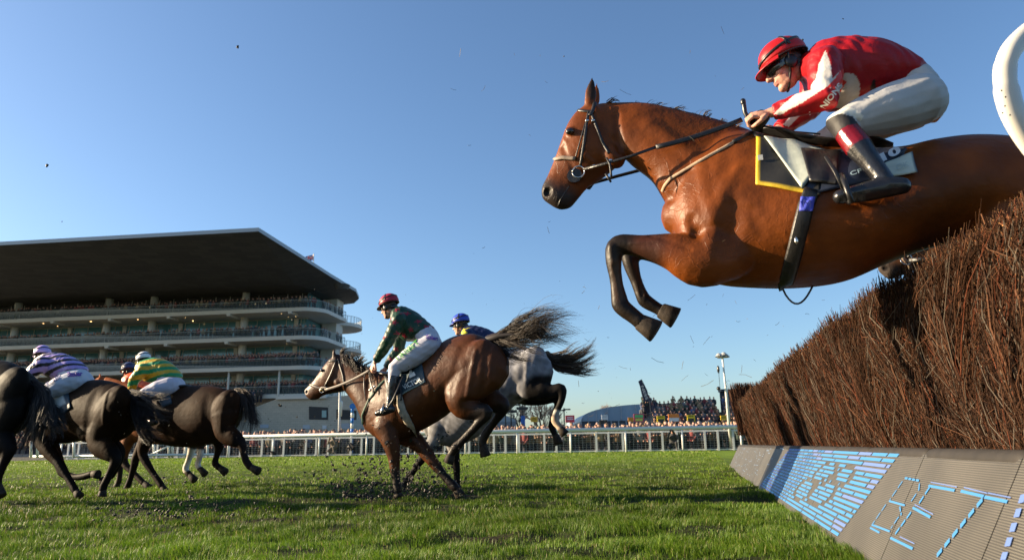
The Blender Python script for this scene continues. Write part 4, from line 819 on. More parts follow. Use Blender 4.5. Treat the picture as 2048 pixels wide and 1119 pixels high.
patch('number_cloth', h4s, [(312, 786), (338, 778), (345, 806), (325, 815)], 6, 6, .012, lambda s, t: NC2, M['cloth'], h4)
sg = G(); loftpairs(sg, pl, [(300, 786, 303, 795, .1), (325, 776, 328, 788, .18), (350, 770, 353, 782, .2), (372, 768, 374, 775, .12)]); obj('saddle', sg, M['leather'], h4, smooth=True)
def silk5(pl, vs, c):
    hoops(pl, vs, c, .30, .95, 15., .75, (.46, .29, .02), .5)
sp5 = dict(look=(-1, .35), crown=(-.2, -1), yaw=-30, head=(287, 723, 0), neck=(293, 735, 0), k=1.02,
    torso=[(286, 722, 280, 750, .13), (300, 716, 292, 762, .19), (320, 715, 312, 766, .2), (340, 726, 332, 765, .18), (354, 742, 344, 762, .16)],
    arms=[dict(j=[(287, 740, .2), (268, 758, .25), (262, 785, .15)], r=(.1, .075, .05)), dict(j=[(287, 742, -.19), (268, 762, -.2), (258, 790, -.12)], r=(.09, .07, .045))],
    seat=[(336, 742, 322, 776, .15), (348, 746, 338, 788, .18), (358, 756, 350, 790, .17), (362, 768, 356, 786, .12)],
    legs=[[(342, 772, .13), (290, 785, .3), (305, 840, .34), (282, 846, .34)], [(342, 772, -.13), (290, 788, -.3), (305, 842, -.34), (282, 850, -.34)]], thigh=[(.145, .11, .085), (.13, .095, .07)],
    silk=(.015, .22, .08), silkf=silk5, breech=(.42, .42, .50), breechf=lambda pl, vs, c: polyc(pl, vs, c, [(280, 768), (300, 765), (305, 776), (282, 780)], (.40, .08, .14), 1) or polyc(pl, vs, c, [(337, 749), (350, 749), (350, 753), (337, 753)], (.35, .03, .07), 1), helmet=(.66, .67, .7), seed=9.)
j5, s5, b5, _, _ = build_rider('jockey in green and gold hooped silks with a white helmet', pl, pl(330, 780), sp5, vox=.012)
# ================================================================ CHESTNUT behind
pl = Plane(330, 840, 11.7, 20)
torso = [(232, 805, 238, 868, .14), (262, 792, 266, 882, .23), (300, 786, 303, 888, .26), (340, 784, 342, 886, .27), (372, 790, 372, 880, .25), (395, 806, 392, 862, .17), (404, 822, 400, 842, .08)]
neck = [(258, 792, 236, 866, .15), (228, 778, 218, 840, .12), (200, 768, 200, 815, .1)]
head = [(190, 768, 200, 802, .085), (178, 780, 194, 815, .09), (168, 795, 182, 822, .07), (160, 810, 172, 832, .05)]
legs = [
 [(262, 862, .14, .15, .1), (252, 895, .14, .09, .08), (248, 915, .14, .06, .055), (252, 930, .14, .052, .05), (268, 946, .14, .04, .038), (284, 962, .14, .042, .04), (288, 965, .14, .04, .04), (300, 976, .14)],
 [(255, 862, -.12, .15, .1), (250, 892, -.12, .09, .08), (244, 912, -.12, .06, .055), (240, 925, -.12, .052, .05), (240, 945, -.12, .04, .038), (238, 960, -.12, .042, .04), (236, 964, -.12, .04, .04), (232, 974, -.12)],
 [(375, 840, .15, .22, .12), (378, 868, .16, .14, .1), (384, 886, .16, .085, .07), (384, 898, .16, .06, .05), (377, 920, .16, .042, .04), (371, 936, .16, .045, .04), (376, 945, .16, .042, .038), (379, 948, .16, .044, .04), (390, 960, .16)],
 [(385, 840, -.15, .22, .12), (392, 868, -.16, .13, .1), (399, 885, -.16, .08, .07), (401, 897, -.16, .06, .05), (399, 915, -.16, .042, .04), (395, 928, -.16, .045, .04), (399, 935, -.16, .042, .038), (401, 937, -.16, .044, .04), (411, 948, -.16)]]
pt = [('cap', (383, 902, .16), (372, 935, .16), .07, (.62, .58, .5), .02), ('cap', (400, 905, -.16), (396, 928, -.16), .07, (.55, .5, .45), .02)]
h5, h5s, _, _ = build_horse('chestnut_racehorse', 'chestnut racehorse with white hind socks, mostly hidden behind the other runners on the left', pl, torso, neck, head, legs, [], vox=.02, body=(.16, .06, .025), dark=(.03, .02, .015), legfrom=3, m='coatfar', sm=3, ears=[(192, 772, 190, 755, .05, .03), (198, 772, 200, 755, -.05, .03)], base=V(*list(pl(300, 975))[:2], 0), paints=pt)
strands('tail', [[pl(u, v, 0) for u, v in t] for t in ([(398, 815), (415, 825), (422, 850)], [(398, 818), (410, 840), (412, 870)])], 150, .004, .03, h5, M['hair'], [(.06, .03, .015)], seg=8)
sp6 = dict(look=(-1, .3), crown=(-.2, -1), yaw=-20, head=(256, 742, 0), neck=(263, 752, 0), k=1.02,
    torso=[(258, 748, 252, 775, .13), (270, 744, 262, 786, .19), (288, 747, 280, 788, .19), (305, 758, 298, 788, .17), (318, 770, 310, 788, .15)],
    arms=[dict(j=[(258, 762, .2), (240, 780, .25), (226, 798, .15)]), dict(j=[(258, 762, -.19), (240, 782, -.2), (226, 800, -.12)])],
    seat=[(304, 766, 292, 795, .15), (315, 770, 306, 804, .17), (322, 782, 316, 802, .12)],
    legs=[[(308, 790, .13), (262, 802, .3), (278, 850, .34), (256, 856, .34)], [(308, 790, -.13), (262, 804, -.3), (278, 852, -.34), (256, 858, -.34)]],
    silk=(.62, .09, .03), breech=(.66, .64, .7), helmet=(.03, .045, .13), seed=11.)
build_rider('jockey in plain orange silks and navy helmet behind the green and gold jockey', pl, pl(300, 795), sp6, vox=.014)
# ================================================================ BLACK HORSE at the left edge
pl = Plane(0, 800, 7.9, 22)
torso = [(-215, 760, -208, 852, .16), (-175, 735, -170, 885, .25), (-125, 728, -120, 892, .28), (-70, 722, -65, 888, .29), (-25, 717, -20, 885, .30), (15, 722, 15, 870, .29), (50, 742, 42, 845, .23), (78, 772, 66, 815, .12)]
neck = [(-180, 745, -212, 845, .16), (-225, 730, -240, 810, .13), (-270, 716, -265, 780, .1)]
head = [(-278, 714, -266, 768, .085), (-296, 730, -272, 788, .1), (-316, 752, -292, 794, .08), (-334, 775, -310, 806, .06), (-344, 790, -324, 812, .05)]
legs = [
 [(15, 820, .16, .26, .13), (-5, 868, .18, .18, .11), (12, 890, .18, .11, .08), (18, 900, .18, .065, .055), (8, 925, .18, .045, .04), (-3, 950, .18, .045, .04), (-6, 962, .18, .042, .038), (-5, 968, .18, .044, .04), (2, 992, .18)],
 [(20, 820, -.16, .25, .13), (5, 865, -.18, .17, .11), (0, 895, -.18, .1, .08), (-10, 905, -.18, .065, .055), (-35, 925, -.18, .045, .04), (-55, 945, -.18, .045, .04), (-60, 955, -.18, .042, .038), (-62, 960, -.18, .044, .04), (-70, 975, -.18)],
 [(-185, 860, .15, .17, .1), (-200, 900, .15, .11, .08), (-205, 930, .15, .065, .055), (-200, 945, .15, .055, .05), (-190, 970, .15, .042, .038), (-185, 988, .15, .045, .04), (-183, 994, .15, .042, .04), (-180, 1003, .15)],
 [(-180, 860, -.13, .16, .1), (-190, 895, -.13, .1, .08), (-215, 915, -.13, .065, .055), (-225, 925, -.13, .055, .05), (-215, 945, -.13, .042, .038), (-205, 960, -.13, .045, .04), (-200, 965, -.13, .042, .04), (-190, 975, -.13)]]
h6, h6s, _, _ = build_horse('black_racehorse', 'nearly black racehorse at the left edge, only rump and bushy tail in view', pl, torso, neck, head, legs, [(15, 790, .16, .36, .24, .13, 130)], vox=.018, body=(.005, .004, .0035), dark=(.008, .006, .006), legfrom=3, m='coatfar', sm=8, ears=[(-276, 716, -272, 695, .05, .03), (-284, 716, -284, 695, -.05, .03)], base=V(*list(pl(-60, 990))[:2], 0))
strands('tail', [[pl(u, v, .03*i) for i, (u, v) in enumerate(t)] for t in ([(62, 762), (90, 790), (92, 830), (80, 868)], [(62, 765), (80, 800), (72, 850), (52, 900)], [(62, 768), (70, 810), (52, 860), (38, 905)], [(62, 764), (96, 805), (104, 850), (108, 870)])], 1300, .0032, .03, h6, M['hair'], [(.010, .008, .007), (.02, .015, .012)], seg=12, wave=.05, rs=14)
# ================================================================ HORSE about to jump, behind the fence
pl = Plane(1850, 520, 4.75, 12)
torso = [(2010, 520, 2015, 610, .15), (2050, 480, 2055, 660, .23), (2110, 460, 2115, 690, .27), (2190, 470, 2190, 700, .29), (2270, 490, 2270, 690, .28), (2340, 500, 2340, 670, .27), (2410, 530, 2405, 640, .15)]
neck = [(2060, 485, 2020, 620, .16), (2010, 455, 1990, 565, .12), (1965, 432, 1965, 530, .1), (1935, 430, 1945, 515, .09)]
head = [(1925, 432, 1945, 505, .085), (1895, 445, 1930, 522, .095), (1860, 465, 1892, 530, .08), (1820, 490, 1845, 536, .062), (1785, 508, 1818, 546, .055), (1762, 524, 1800, 552, .055), (1756, 536, 1788, 557, .042), (1765, 545, 1780, 557, .03)]
legs = [
 [(2060, 600, .14, .14, .1), (2020, 640, .15, .1, .08), (1985, 645, .15, .06, .055), (1968, 645, .15, .052, .05), (1985, 680, .15, .04, .038), (1995, 705, .15, .042, .04), (2005, 715, .15, .04, .04), (2025, 730, .15)],
 [(2060, 600, -.14, .14, .1), (2025, 645, -.15, .1, .08), (1995, 655, -.15, .06, .055), (1978, 660, -.15, .052, .05), (1995, 690, -.15, .04, .038), (2005, 712, -.15, .042, .04), (2015, 722, -.15, .04, .04), (2035, 738, -.15)],
 [(2370, 580, .15, .24, .13), (2360, 650, .18, .17, .11), (2390, 710, .18, .1, .08), (2410, 740, .18, .06, .055), (2405, 790, .18, .042, .04), (2400, 830, .18, .045, .04), (2390, 850, .18, .042, .038), (2380, 868, .18)],
 [(2370, 580, -.15, .24, .13), (2370, 650, -.18, .17, .11), (2410, 705, -.18, .1, .08), (2430, 735, -.18, .06, .055), (2425, 785, -.18, .042, .04), (2420, 825, -.18, .045, .04), (2410, 845, -.18, .042, .038), (2400, 862, -.18)]]
h7, h7s, _, _ = build_horse('jumping_racehorse', 'brown racehorse behind the fence, its muzzle showing below the leaping bay', pl, torso, neck, head, legs, [], vox=.014, body=(.10, .045, .022), dark=(.02, .014, .01), legfrom=3, m='coatfar', sm=3, eye=(1880, 478, .022, .09), nostril=(1770, 536, .026, .05), base=V(*list(pl(2200, 800))[:2], 0), ears=[(1925, 435, 1940, 400, .05, .03), (1932, 435, 1950, 400, -.05, .03)], paints=[('cap', (1760, 535, 0), (1790, 552, 0), .05, (.05, .04, .035), .05)])
bridle(h7, pl, h7s, [(1915, 440), (1870, 480), (1815, 515)], [(1795, 505), (1818, 530), (1822, 545)], None, None, (1811, 520), .036, None, None)
g = G(); strap(g, [h7s(1815, 522, .03), pl(1850, 518, .12), pl(1900, 520, .14)], .03, .01, pl.N); obj('rein', g, M['leather'], h7, smooth=True)
# ================================================================ GROUND
AZ = math.radians(14.07); TT = V(math.sin(AZ), math.cos(AZ), 0); NN = V(math.cos(AZ), -math.sin(AZ), 0)
def fp(off, s, z): return NN*off+TT*s+V(0, 0, z)
def vnoise(x, y, seed=0):
    xi = np.floor(x).astype(int); yi = np.floor(y).astype(int); fx = x-xi; fy = y-yi; fx = fx*fx*(3-2*fx); fy = fy*fy*(3-2*fy)
    def h(a, b): n = (a*374761393+b*668265263+seed*974711) & 0x7fffffff; n = ((n ^ (n >> 13))*1274126177) & 0x7fffffff; return (n % 10007)/10007.
    return (h(xi, yi)*(1-fx)+h(xi+1, yi)*fx)*(1-fy)+(h(xi, yi+1)*(1-fx)+h(xi+1, yi+1)*fx)*fy
def bump(x, y): return (vnoise(x*1.6, y*1.6, 3)-.5)*.06+(vnoise(x*4.3, y*4.3, 5)-.5)*.045
def gzn(x, y):
    t = np.clip((y-10)/23., 0, 1); fade = np.clip((40-y)/20., 0, 1)
    return .22*t*t*(3-2*t)+bump(x, y)*fade-.012
def mud(x, y):      # patches of torn turf where hooves land
    m = np.zeros_like(x)
    for (u, v, r, ry) in ((800, 996, 1.1, .55), (900, 990, .7, .4), (700, 992, .8, .35), (340, 1035, .85, .4), (500, 1045, .6, .3), (1000, 1075, .35, .2), (650, 1060, .4, .2), (1300, 1010, .6, .3), (200, 1000, .6, .3), (620, 1000, .7, .25)):
        p = Z(u, v, 0); d = np.sqrt(((x-p.x)/r)**2+((y-p.y)/ry)**2)+(vnoise(x*5, y*5, 9)-.5)*1.1; m = np.maximum(m, np.clip(1.15-d, 0, 1))
    return m
gx = np.concatenate([-np.geomspace(3000, 9, 26), np.linspace(-8.5, 8.5, 200), np.geomspace(9, 3000, 26)])
gy = np.concatenate([[-60, -10, 0], np.linspace(1.5, 14, 170), np.geomspace(14.4, 4000, 60)])
X, Y = np.meshgrid(gx, gy); Zg = gzn(X, Y); Zg[Y > 60] = .22
vs = np.stack([X.ravel(), Y.ravel(), Zg.ravel()], 1); nx = len(gx); ny = len(gy)
i, j = np.meshgrid(np.arange(nx-1), np.arange(ny-1)); k = (j*nx+i).ravel()
fs = np.stack([k, k+1, k+nx+1, k+nx], 1)
mm = mud(vs[:, 0], vs[:, 1])[:, None]*.8
gc = np.array([(.028, .036, .010)])*(1-mm)+np.array([(.022, .015, .009)])*mm
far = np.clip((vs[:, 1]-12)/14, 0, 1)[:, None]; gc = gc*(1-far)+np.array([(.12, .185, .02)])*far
gd = np.clip((vs[:, 1]-40)/4, 0, 1)[:, None]; gc = gc*(1-gd)+np.array([(.10, .10, .09)])*gd
gm = mat('turf ground', attr=True, rough=.95, ns=1.3, namt=.22, bump=1., bs=30, spec=.1, detail=8, bdist=.03)
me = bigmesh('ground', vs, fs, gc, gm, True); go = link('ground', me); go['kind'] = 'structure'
# ================================================================ GRASS
def blades(n, d0, d1, hgt, wid, seed, pw=1., lean=.5):
    r = np.random.default_rng(seed)
    d = (d0**pw+(d1**pw-d0**pw)*r.random(n))**(1/pw); x = (r.random(n)-.5)*1.52*d+.02*d; y = d
    off = x*NN.x+y*NN.y; keep = off < .745; x = x[keep]; y = y[keep]
    cl = np.clip((vnoise(x*3.2, y*3.2, 11)*.55+vnoise(x*9, y*9, 12)*.45-.5)*1.9+.5, 0, 1); md = mud(x, y)
    keep = (r.random(len(x)) < .12+1.1*cl) & (r.random(len(x)) > md*1.1); x = x[keep]; y = y[keep]; cl = cl[keep]; n = len(x)
    z = gzn(x, y); h = hgt*(.45+1.1*cl)*(.55+.75*r.random(n)); a = r.random(n)*6.283; w2 = wid*(.6+.8*r.random(n))
    la = vnoise(x*2.5, y*2.5, 21)*9+r.normal(0, .9, n); le = lean*(.2+r.random(n)**1.3*1.3)
    base = np.stack([x, y, z], 1); sd_ = np.stack([np.cos(a), np.sin(a), 0*a], 1)*w2[:, None]
    ld = np.stack([np.cos(la), np.sin(la), 0*la], 1)
    mid = base+ld*(h*le*.28)[:, None]+np.array([0, 0, 1])*(h*.58)[:, None]
    tip = base+ld*(h*le*.95)[:, None]+np.array([0, 0, 1])*(h*(1-.25*le))[:, None]
    v = np.stack([base-sd_, base+sd_, mid+sd_*.75, mid-sd_*.75, tip+sd_*.06, tip-sd_*.06], 1).reshape(-1, 3)
    o = np.arange(n)[:, None]*6
    f = np.concatenate([o+np.array([[0, 1, 2, 3]]), o+np.array([[3, 2, 4, 5]])])
    t = r.random(n)[:, None]; pat = vnoise(x*.9, y*.9, 31)[:, None]
    c = np.array([(.032, .088, .007)])*(1-t)+np.array([(.135, .215, .016)])*t
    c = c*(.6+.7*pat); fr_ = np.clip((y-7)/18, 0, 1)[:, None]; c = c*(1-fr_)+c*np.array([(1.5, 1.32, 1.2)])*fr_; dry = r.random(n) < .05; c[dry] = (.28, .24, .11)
    return v, f, np.repeat(c, 6, 0)
vl, fl, cl_ = [], [], []; base = 0
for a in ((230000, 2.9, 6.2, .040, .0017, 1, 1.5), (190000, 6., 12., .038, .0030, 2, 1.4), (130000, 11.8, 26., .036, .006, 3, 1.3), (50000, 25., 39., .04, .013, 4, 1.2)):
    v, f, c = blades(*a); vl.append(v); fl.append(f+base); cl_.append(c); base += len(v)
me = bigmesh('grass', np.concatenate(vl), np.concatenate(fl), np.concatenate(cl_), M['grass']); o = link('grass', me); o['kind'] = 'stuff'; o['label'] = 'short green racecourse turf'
# ================================================================ BRUSH FENCE
OFFT = np.array([(15.0, .889), (7.7, .905), (5.5, .949), (4.13, 1.036), (3.43, 1.085), (2.66, 1.158), (1., 1.3)])[::-1]
def topoff(s): return np.interp(s, OFFT[:, 0], OFFT[:, 1])
fen = thing('brush_fence', 'long dark brown birch brush steeplechase fence beside the sloping advertising screen', 'fence', fp(1.2, 6, 0))
g = G(); rs = []
for s in np.linspace(.9, 15., 30):
    t_ = float(topoff(s)); rs.append([fp(1.24, s, .02), fp(1.23, s, .5), fp(t_+.12, s, 1.22), fp(t_+.62, s, 1.22), fp(1.9, s, .4), fp(1.95, s, .02)])
g.rings(rs); obj('gap_shade_core', g, mat('brush gap shade', (.012, .007, .005), .95, ns=25, namt=.5), fen)  # inset core, near black: shade in the gaps between twigs put into colour
def tubes3(starts, mids, ends, rad, cols, tipc, r):
    n = len(starts); T = ends-starts; T /= np.linalg.norm(T, axis=1)[:, None]; A = np.cross(T, r.normal(size=(n, 3))); A /= np.linalg.norm(A, axis=1)[:, None]; B = np.cross(T, A)
    V_ = []; C_ = []
    for p, q, c in ((starts, 1., cols), (mids, .85, cols), (ends, .5, cols), (ends+T*rad[:, None]*.6, .45, tipc)):
        for k in range(3):
            an = k*2.0944; V_.append(p+(A*math.cos(an)+B*math.sin(an))*(rad*q)[:, None]); C_.append(c)
    v = np.stack(V_, 1).reshape(-1, 3); c = np.stack(C_, 1).reshape(-1, 3); o = np.arange(n)[:, None]*12; f = []
    for a in range(3):
        for k in range(3): f.append(o+np.array([[a*3+k, a*3+(k+1) % 3, a*3+3+(k+1) % 3, a*3+3+k]]))
    return v, np.concatenate(f), c
def twigs(n, seed, lay, srange, r0, r1, zmin=.47, zmax=1.31, tipchance=.5, spread=.2, Lr=(.25, .6), colr=None):
    r = np.random.default_rng(seed); s = np.exp(r.uniform(math.log(srange[0]), math.log(srange[1]), n))
    tz = r.random(n); L = r.uniform(*Lr, n)
    bump_ = (vnoise(s*4.1, tz*2.4, 41)-.5)*.12+(vnoise(s*.9, tz, 42)-.5)*.08
    # t 0..1 up the slanted face
    z0 = zmin+(zmax-zmin)*tz**1.15-.16; dep = np.abs(r.normal(0, 1, n))*lay-bump_*.8
    to = topoff(s); def_ = lambda z: 1.155+(to-1.155)*np.clip((z-.5)/.86, -.1, 1.25)
    z1 = np.minimum(z0+L, zmax+.0+r.random(n)**3*.09+(vnoise(s*4, s*0, 43)-.5)*.07)
    z0 = np.minimum(z0, z1-.1)
    ds = r.normal(0, spread, n)+ (vnoise(s*2.2, z0*2, 44)-.5)*.12
    o0 = def_(z0)+dep; o1 = def_(z1)+dep*.8-np.abs(r.normal(0, .022, n))+.01; dm = r.normal(0, .022, n)
    nn = np.array(NN); tt = np.array(TT); zz = np.array([0, 0, 1.])
    A = nn*o0[:, None]+tt*s[:, None]+zz*z0[:, None]; B = nn*o1[:, None]+tt*(s+ds*L*2)[:, None]+zz*z1[:, None]; Mi = (A+B)/2+nn*dm[:, None]+tt*(r.normal(0, .022, n))[:, None]
    rad = r.uniform(r0, r1, n)*(1+.06*s)
    t = r.random(n)[:, None]; c = np.array([(.022, .010, .006)])*(1-t)+np.array([(.088, .041, .022)])*t; c *= (.35+1.1*r.random(n)**1.5)[:, None]
    pn = vnoise(s*1.3, tz*1.5, 47)[:, None]; c = c*(.7+.6*pn); red = r.random(n) < .06; c[red] = (.13, .04, .02); gy_ = r.random(n) < .12; c[gy_] = np.array((.10, .08, .062))
    tip = np.where((r.random(n) < tipchance)[:, None], np.array([(.55, .30, .11)]), c)
    return tubes3(A, Mi, B, rad, c, tip, r)
vl, fl, cl_ = [], [], []; base = 0
for a in (twigs(62000, 1, .03, (1.3, 15.), .0010, .0026, spread=.24), twigs(9000, 2, .10, (1.3, 15.), .0013, .003, zmin=1.0, zmax=1.34, Lr=(.2, .4)), twigs(1500, 3, .015, (1.4, 12.), .003, .0062, Lr=(.4, .8), spread=.05),
          twigs(9000, 5, .22, (1.3, 15.), .0012, .0026, zmin=1.1, zmax=1.32, Lr=(.15, .35), spread=.2), twigs(16000, 6, .014, (1.3, 15.), .0009, .0020, Lr=(.06, .2), spread=.8)):
    v, f, c = a; vl.append(v); fl.append(f+base); cl_.append(c); base += len(v)
r = np.random.default_rng(17); n = 10000       # short stubs of cut side shoots, pale where cut
s = np.exp(r.uniform(math.log(1.4), math.log(15), n)); z = r.uniform(.55, 1.34, n); o_ = 1.17+(topoff(s)-1.17)*(z-.5)/.86-r.random(n)*.02
A = np.array(NN)*(o_+.03)[:, None]+np.array(TT)*s[:, None]+np.array([0, 0, 1.])*z[:, None]; dirn = -np.array(NN)*r.uniform(.2, 1, n)[:, None]+np.array(TT)*r.normal(0, .5, n)[:, None]+np.array([0, 0, 1.])*r.uniform(.3, 1.2, n)[:, None]
dirn /= np.linalg.norm(dirn, axis=1)[:, None]; L = r.uniform(.015, .055, n)[:, None]; B = A+dirn*L
cc = np.array([(.14, .06, .03)])*(.5+r.random(n))[:, None]; tc_ = np.where((r.random(n) < .33)[:, None], np.array([(.58, .33, .12)]), cc)
v, f, c = tubes3(A, (A+B)/2, B, r.uniform(.0016, .0042, n)*(1+.08*s), cc, tc_, r); vl.append(v); fl.append(f+base); cl_.append(c); base += len(v)
me = bigmesh('birch_twigs', np.concatenate(vl)-np.array(fen.location), np.concatenate(fl), np.concatenate(cl_), M['twig']); o = link('birch_twigs', me, fen); o['kind'] = 'stuff'
# far end brush wing and white rails
wg = thing('brush_wing', 'small dark upright brush panel at the far end of the fence', 'fence wing', fp(1.2, 15.6, .1))
g = G(); g.rings([[fp(1.06, s, .5), fp(.74, s, 1.62), fp(1.15, s, 1.70), fp(1.35, s, .5)] for s in (15.25, 15.5)]); obj('brush_core', g, M['twig'], wg, col=(.03, .016, .01))
r = np.random.default_rng(3); n = 1600; A = np.array([list(fp(.85+.4*r.random(), 15.2+.02*r.random(), .7+.4*r.random())) for _ in range(n)]); B = A+np.array([[r.normal(-.03, .05), r.normal(0, .02), .55+.25*r.random()] for _ in range(n)]); B[:, 2] = np.minimum(B[:, 2], 1.72+.06*r.random(n))
c = np.array([(.10, .045, .025)])*(.3+r.random(n))[:, None]; v, f, c = tubes3(A, (A+B)/2, B, np.full(n, .005), c, c, r)
link('twigs', bigmesh('twigs', v-np.array(wo_(wg)), f, c, M['twig']), wg)
wr = thing('wing_rail', 'white plastic wing rail behind the far end of the brush fence', 'rail', fp(1.5, 16.5, .1))
for px_ in (1503, 1521):
    g = G(); a = P(px_, 776, 17.5); g.tube([a, V(a.x, a.y, .1)], .045, n=8); obj('post', g, M['white'], wr, smooth=True)
g = G(); g.tube([P(1488, 777, 17.4), P(1503, 776, 17.5), P(1600, 773, 17.8)], .06, n=8); obj('rail', g, M['white'], wr, smooth=True)
# near wing: curved tube
g = G(); pts = [P(2230, 90, 2.42), P(2150, 40, 2.38), P(2090, 46, 2.34), P(2048, 72, 2.3), P(2020, 105, 2.27), P(2010, 140, 2.26), P(2013, 180, 2.25), P(2028, 230, 2.24), P(2064, 288, 2.24), P(2120, 350, 2.25), P(2200, 420, 2.28)]
q = [Vector(p[:3]) for p in crom([tuple(p) for p in pts], 5)]; q += [V(q[-1].x+.15, q[-1].y+.02, q[-1].z-.3), V(q[-1].x+.2, q[-1].y+.04, 0)]
g.tube(q, [.032]*24+[.036]*6+[.043]*(len(q)-30), n=16, N=V(.2, -.98, 0), rb=.03); o = tag(obj('wing_rail', g, M['cream'], origin=V(q[-1].x, q[-1].y, 0), smooth=True), 'thick curved white plastic rail hoop at the top right edge', 'rail')
g = G()
for u, v in ((2003, 181), (2011, 194), (2010, 212), (2005, 226), (2020, 230)): g.ell(P(u, v, 2.19), (V(.003, 0, 0), V(0, .003, 0), V(0, 0, .003)), 6, 4)
m_ = obj('mud_fleck', g, M['black'], None, origin=(0, 0, 0)); m_.parent = o; m_.location = -o.location
# ================================================================ LED BOARD
B0 = fp(.735, 0, .0); BU = (NN*.265+V(0, 0, .5)); BL = BU.length; BUn = BU.normalized(); BN = TT.cross(BUn).normalized()
if BN.dot(CAM-B0) < 0: BN = -BN
def bst(u, v):
    r_ = ray(u, v); k = (B0-CAM).dot(BN)/r_.dot(BN); p = CAM+r_*k; return ((p-B0).dot(TT), (p-B0).dot(BUn))
def bw(s, t, o=.004): return B0+TT*s+BUn*t+BN*o
led = thing('advertising_board', 'long sloping grey ribbed LED screen showing pale blue letters and stripes', 'led screen', fp(.9, 6, 0))
lm = mat('ribbed led surface', (.17, .155, .125), .55, spec=.4); n = lm.node_tree.nodes; L = lm.node_tree.links; b = n['Principled BSDF']
tc = n.new('ShaderNodeTexCoord'); sx = n.new('ShaderNodeSeparateXYZ'); L.new(tc.outputs['Object'], sx.inputs[0])
m1 = n.new('ShaderNodeMath'); m1.operation = 'MULTIPLY'; m1.inputs[1].default_value = 2*math.pi/.0078; L.new(sx.outputs['Z'], m1.inputs[0])
m2 = n.new('ShaderNodeMath'); m2.operation = 'SINE'; L.new(m1.outputs[0], m2.inputs[0])
mr = n.new('ShaderNodeMapRange'); mr.inputs['From Min'].default_value = -.5; mr.inputs['From Max'].default_value = .5; L.new(m2.outputs[0], mr.inputs['Value'])
tn = n.new('ShaderNodeTexNoise'); tn.inputs['Scale'].default_value = 3; tn.inputs['Detail'].default_value = 8; L.new(tc.outputs['Object'], tn.inputs['Vector'])
mx = n.new('ShaderNodeMix'); mx.data_type = 'RGBA'; mx.inputs['A'].default_value = (.036, .033, .029, 1); mx.inputs['B'].default_value = (.095, .088, .073, 1); L.new(mr.outputs[0], mx.inputs['Factor'])
mv = n.new('ShaderNodeMapRange'); mv.inputs['From Min'].default_value = .3; mv.inputs['From Max'].default_value = .7; mv.inputs['To Min'].default_value = .8; mv.inputs['To Max'].default_value = 1.15; L.new(tn.outputs['Fac'], mv.inputs['Value'])
vm = n.new('ShaderNodeVectorMath'); vm.operation = 'SCALE'; L.new(mx.outputs['Result'], vm.inputs[0]); L.new(mv.outputs[0], vm.inputs['Scale']); L.new(vm.outputs[0], b.inputs['Base Color'])
sj = [.6, 1.65, 2.62, 3.62, 4.75, 5.75, 6.75, 7.75, 8.8, 9.9, 11., 12., 13., 14., 15.2, 18.2]
seam_s = sorted([bst(1400+1970/3.16, 780+430/3.16)[0], bst(1400+1310/3.16, 780+395/3.16)[0]])
for a, bb_ in zip(sj, sj[1:]):
    g = G(); e = .004
    g.box((B0+TT*((a+bb_)/2)+BUn*(BL/2)-BN*.03), TT*((bb_-a)/2-e), BUn*(BL/2), BN*.03); obj('screen_panel', g, lm, led)
    g = G(); c0 = fp(1.03, a+.006, .487); c1 = fp(1.03, bb_-.006, .487)
    g.tube([c0, c0.lerp(c1, .04), c0.lerp(c1, .5), c0.lerp(c1, .96), c1], [.032, .038, .039, .038, .032], n=12); obj('padded_roll', g, mat('rubber roll', (.018, .015, .013), .75, ns=10, namt=.3) if 'rubber roll' not in bpy.data.materials else bpy.data.materials['rubber roll'], led, smooth=True)
def ledm(nm, c, e):
    return mat(nm, c, .5, emit=e)
LB = ledm('led blue', (.035, .15, .32), .2); LL = ledm('led lilac', (.08, .13, .30), .2); LC = ledm('led cyan', (.025, .11, .27), .18); LD = ledm('led deep blue', (.01, .05, .22), .15); LP = ledm('led pale', (.12, .17, .24), .1)
def cz(x, y): return (1400+x/3.16, 780+y/3.16)
def bar(g, A, B_, w_, dash=0, gap=0, o=.004):
    a = Vector(bst(*cz(*A))); b_ = Vector(bst(*cz(*B_))); d = b_-a; Ln = d.length; d /= Ln; nrm_ = Vector((-d.y, d.x))*w_/2
    q = 0
    while q < Ln-.003:
        e = min(Ln, q+(dash or Ln)); p = [a+d*q-nrm_, a+d*e-nrm_, a+d*e+nrm_, a+d*q+nrm_]; 
        g.poly([bw(x.x, x.y, o) for x in p]); q = e+gap
        if not dash: break
B_ = [((1300, 555), (1390, 572)), ((1392, 590), (1388, 645)), ((1372, 655), (1338, 705)), ((1300, 728), (1200, 700)), ((1285, 575), (1205, 692)), ((1180, 722), (1092, 850)), ((1090, 850), (1205, 892)), ((1080, 868), (1140, 900)), ((1268, 735), (1278, 790)), ((1262, 800), (1212, 872))]
E_ = [((1465, 582), (1630, 612)), ((1450, 604), (1615, 634)), ((1458, 612), (1390, 715)), ((1362, 722), (1480, 785)), ((1350, 742), (1462, 803)), ((1340, 770), (1232, 918)), ((1208, 932), (1350, 1002)), ((1268, 925), (1362, 970))]
T_ = [((1675, 615), (1822, 652)), ((1655, 638), (1800, 672)), ((1826, 650), (1972, 680)), ((1806, 676), (1950, 706))]
g = G()
for s_ in B_[:2]+B_[4:6]+B_[8:]+[B_[2]]: bar(g, *s_, .010, .045, .014)
for s_ in [B_[3], B_[6], B_[7]]: bar(g, *s_, .009)
obj('led_letter', g, LB, led, label='pale blue dashed letter B on the screen')
g = G(); [bar(g, *s_, .011) for s_ in (E_[1], E_[4], E_[6])]; [bar(g, *s_, .016, .04, .012) for s_ in (E_[2], E_[5])]; obj('led_letter', g, LB, led, label='pale blue dashed letter E on the screen')
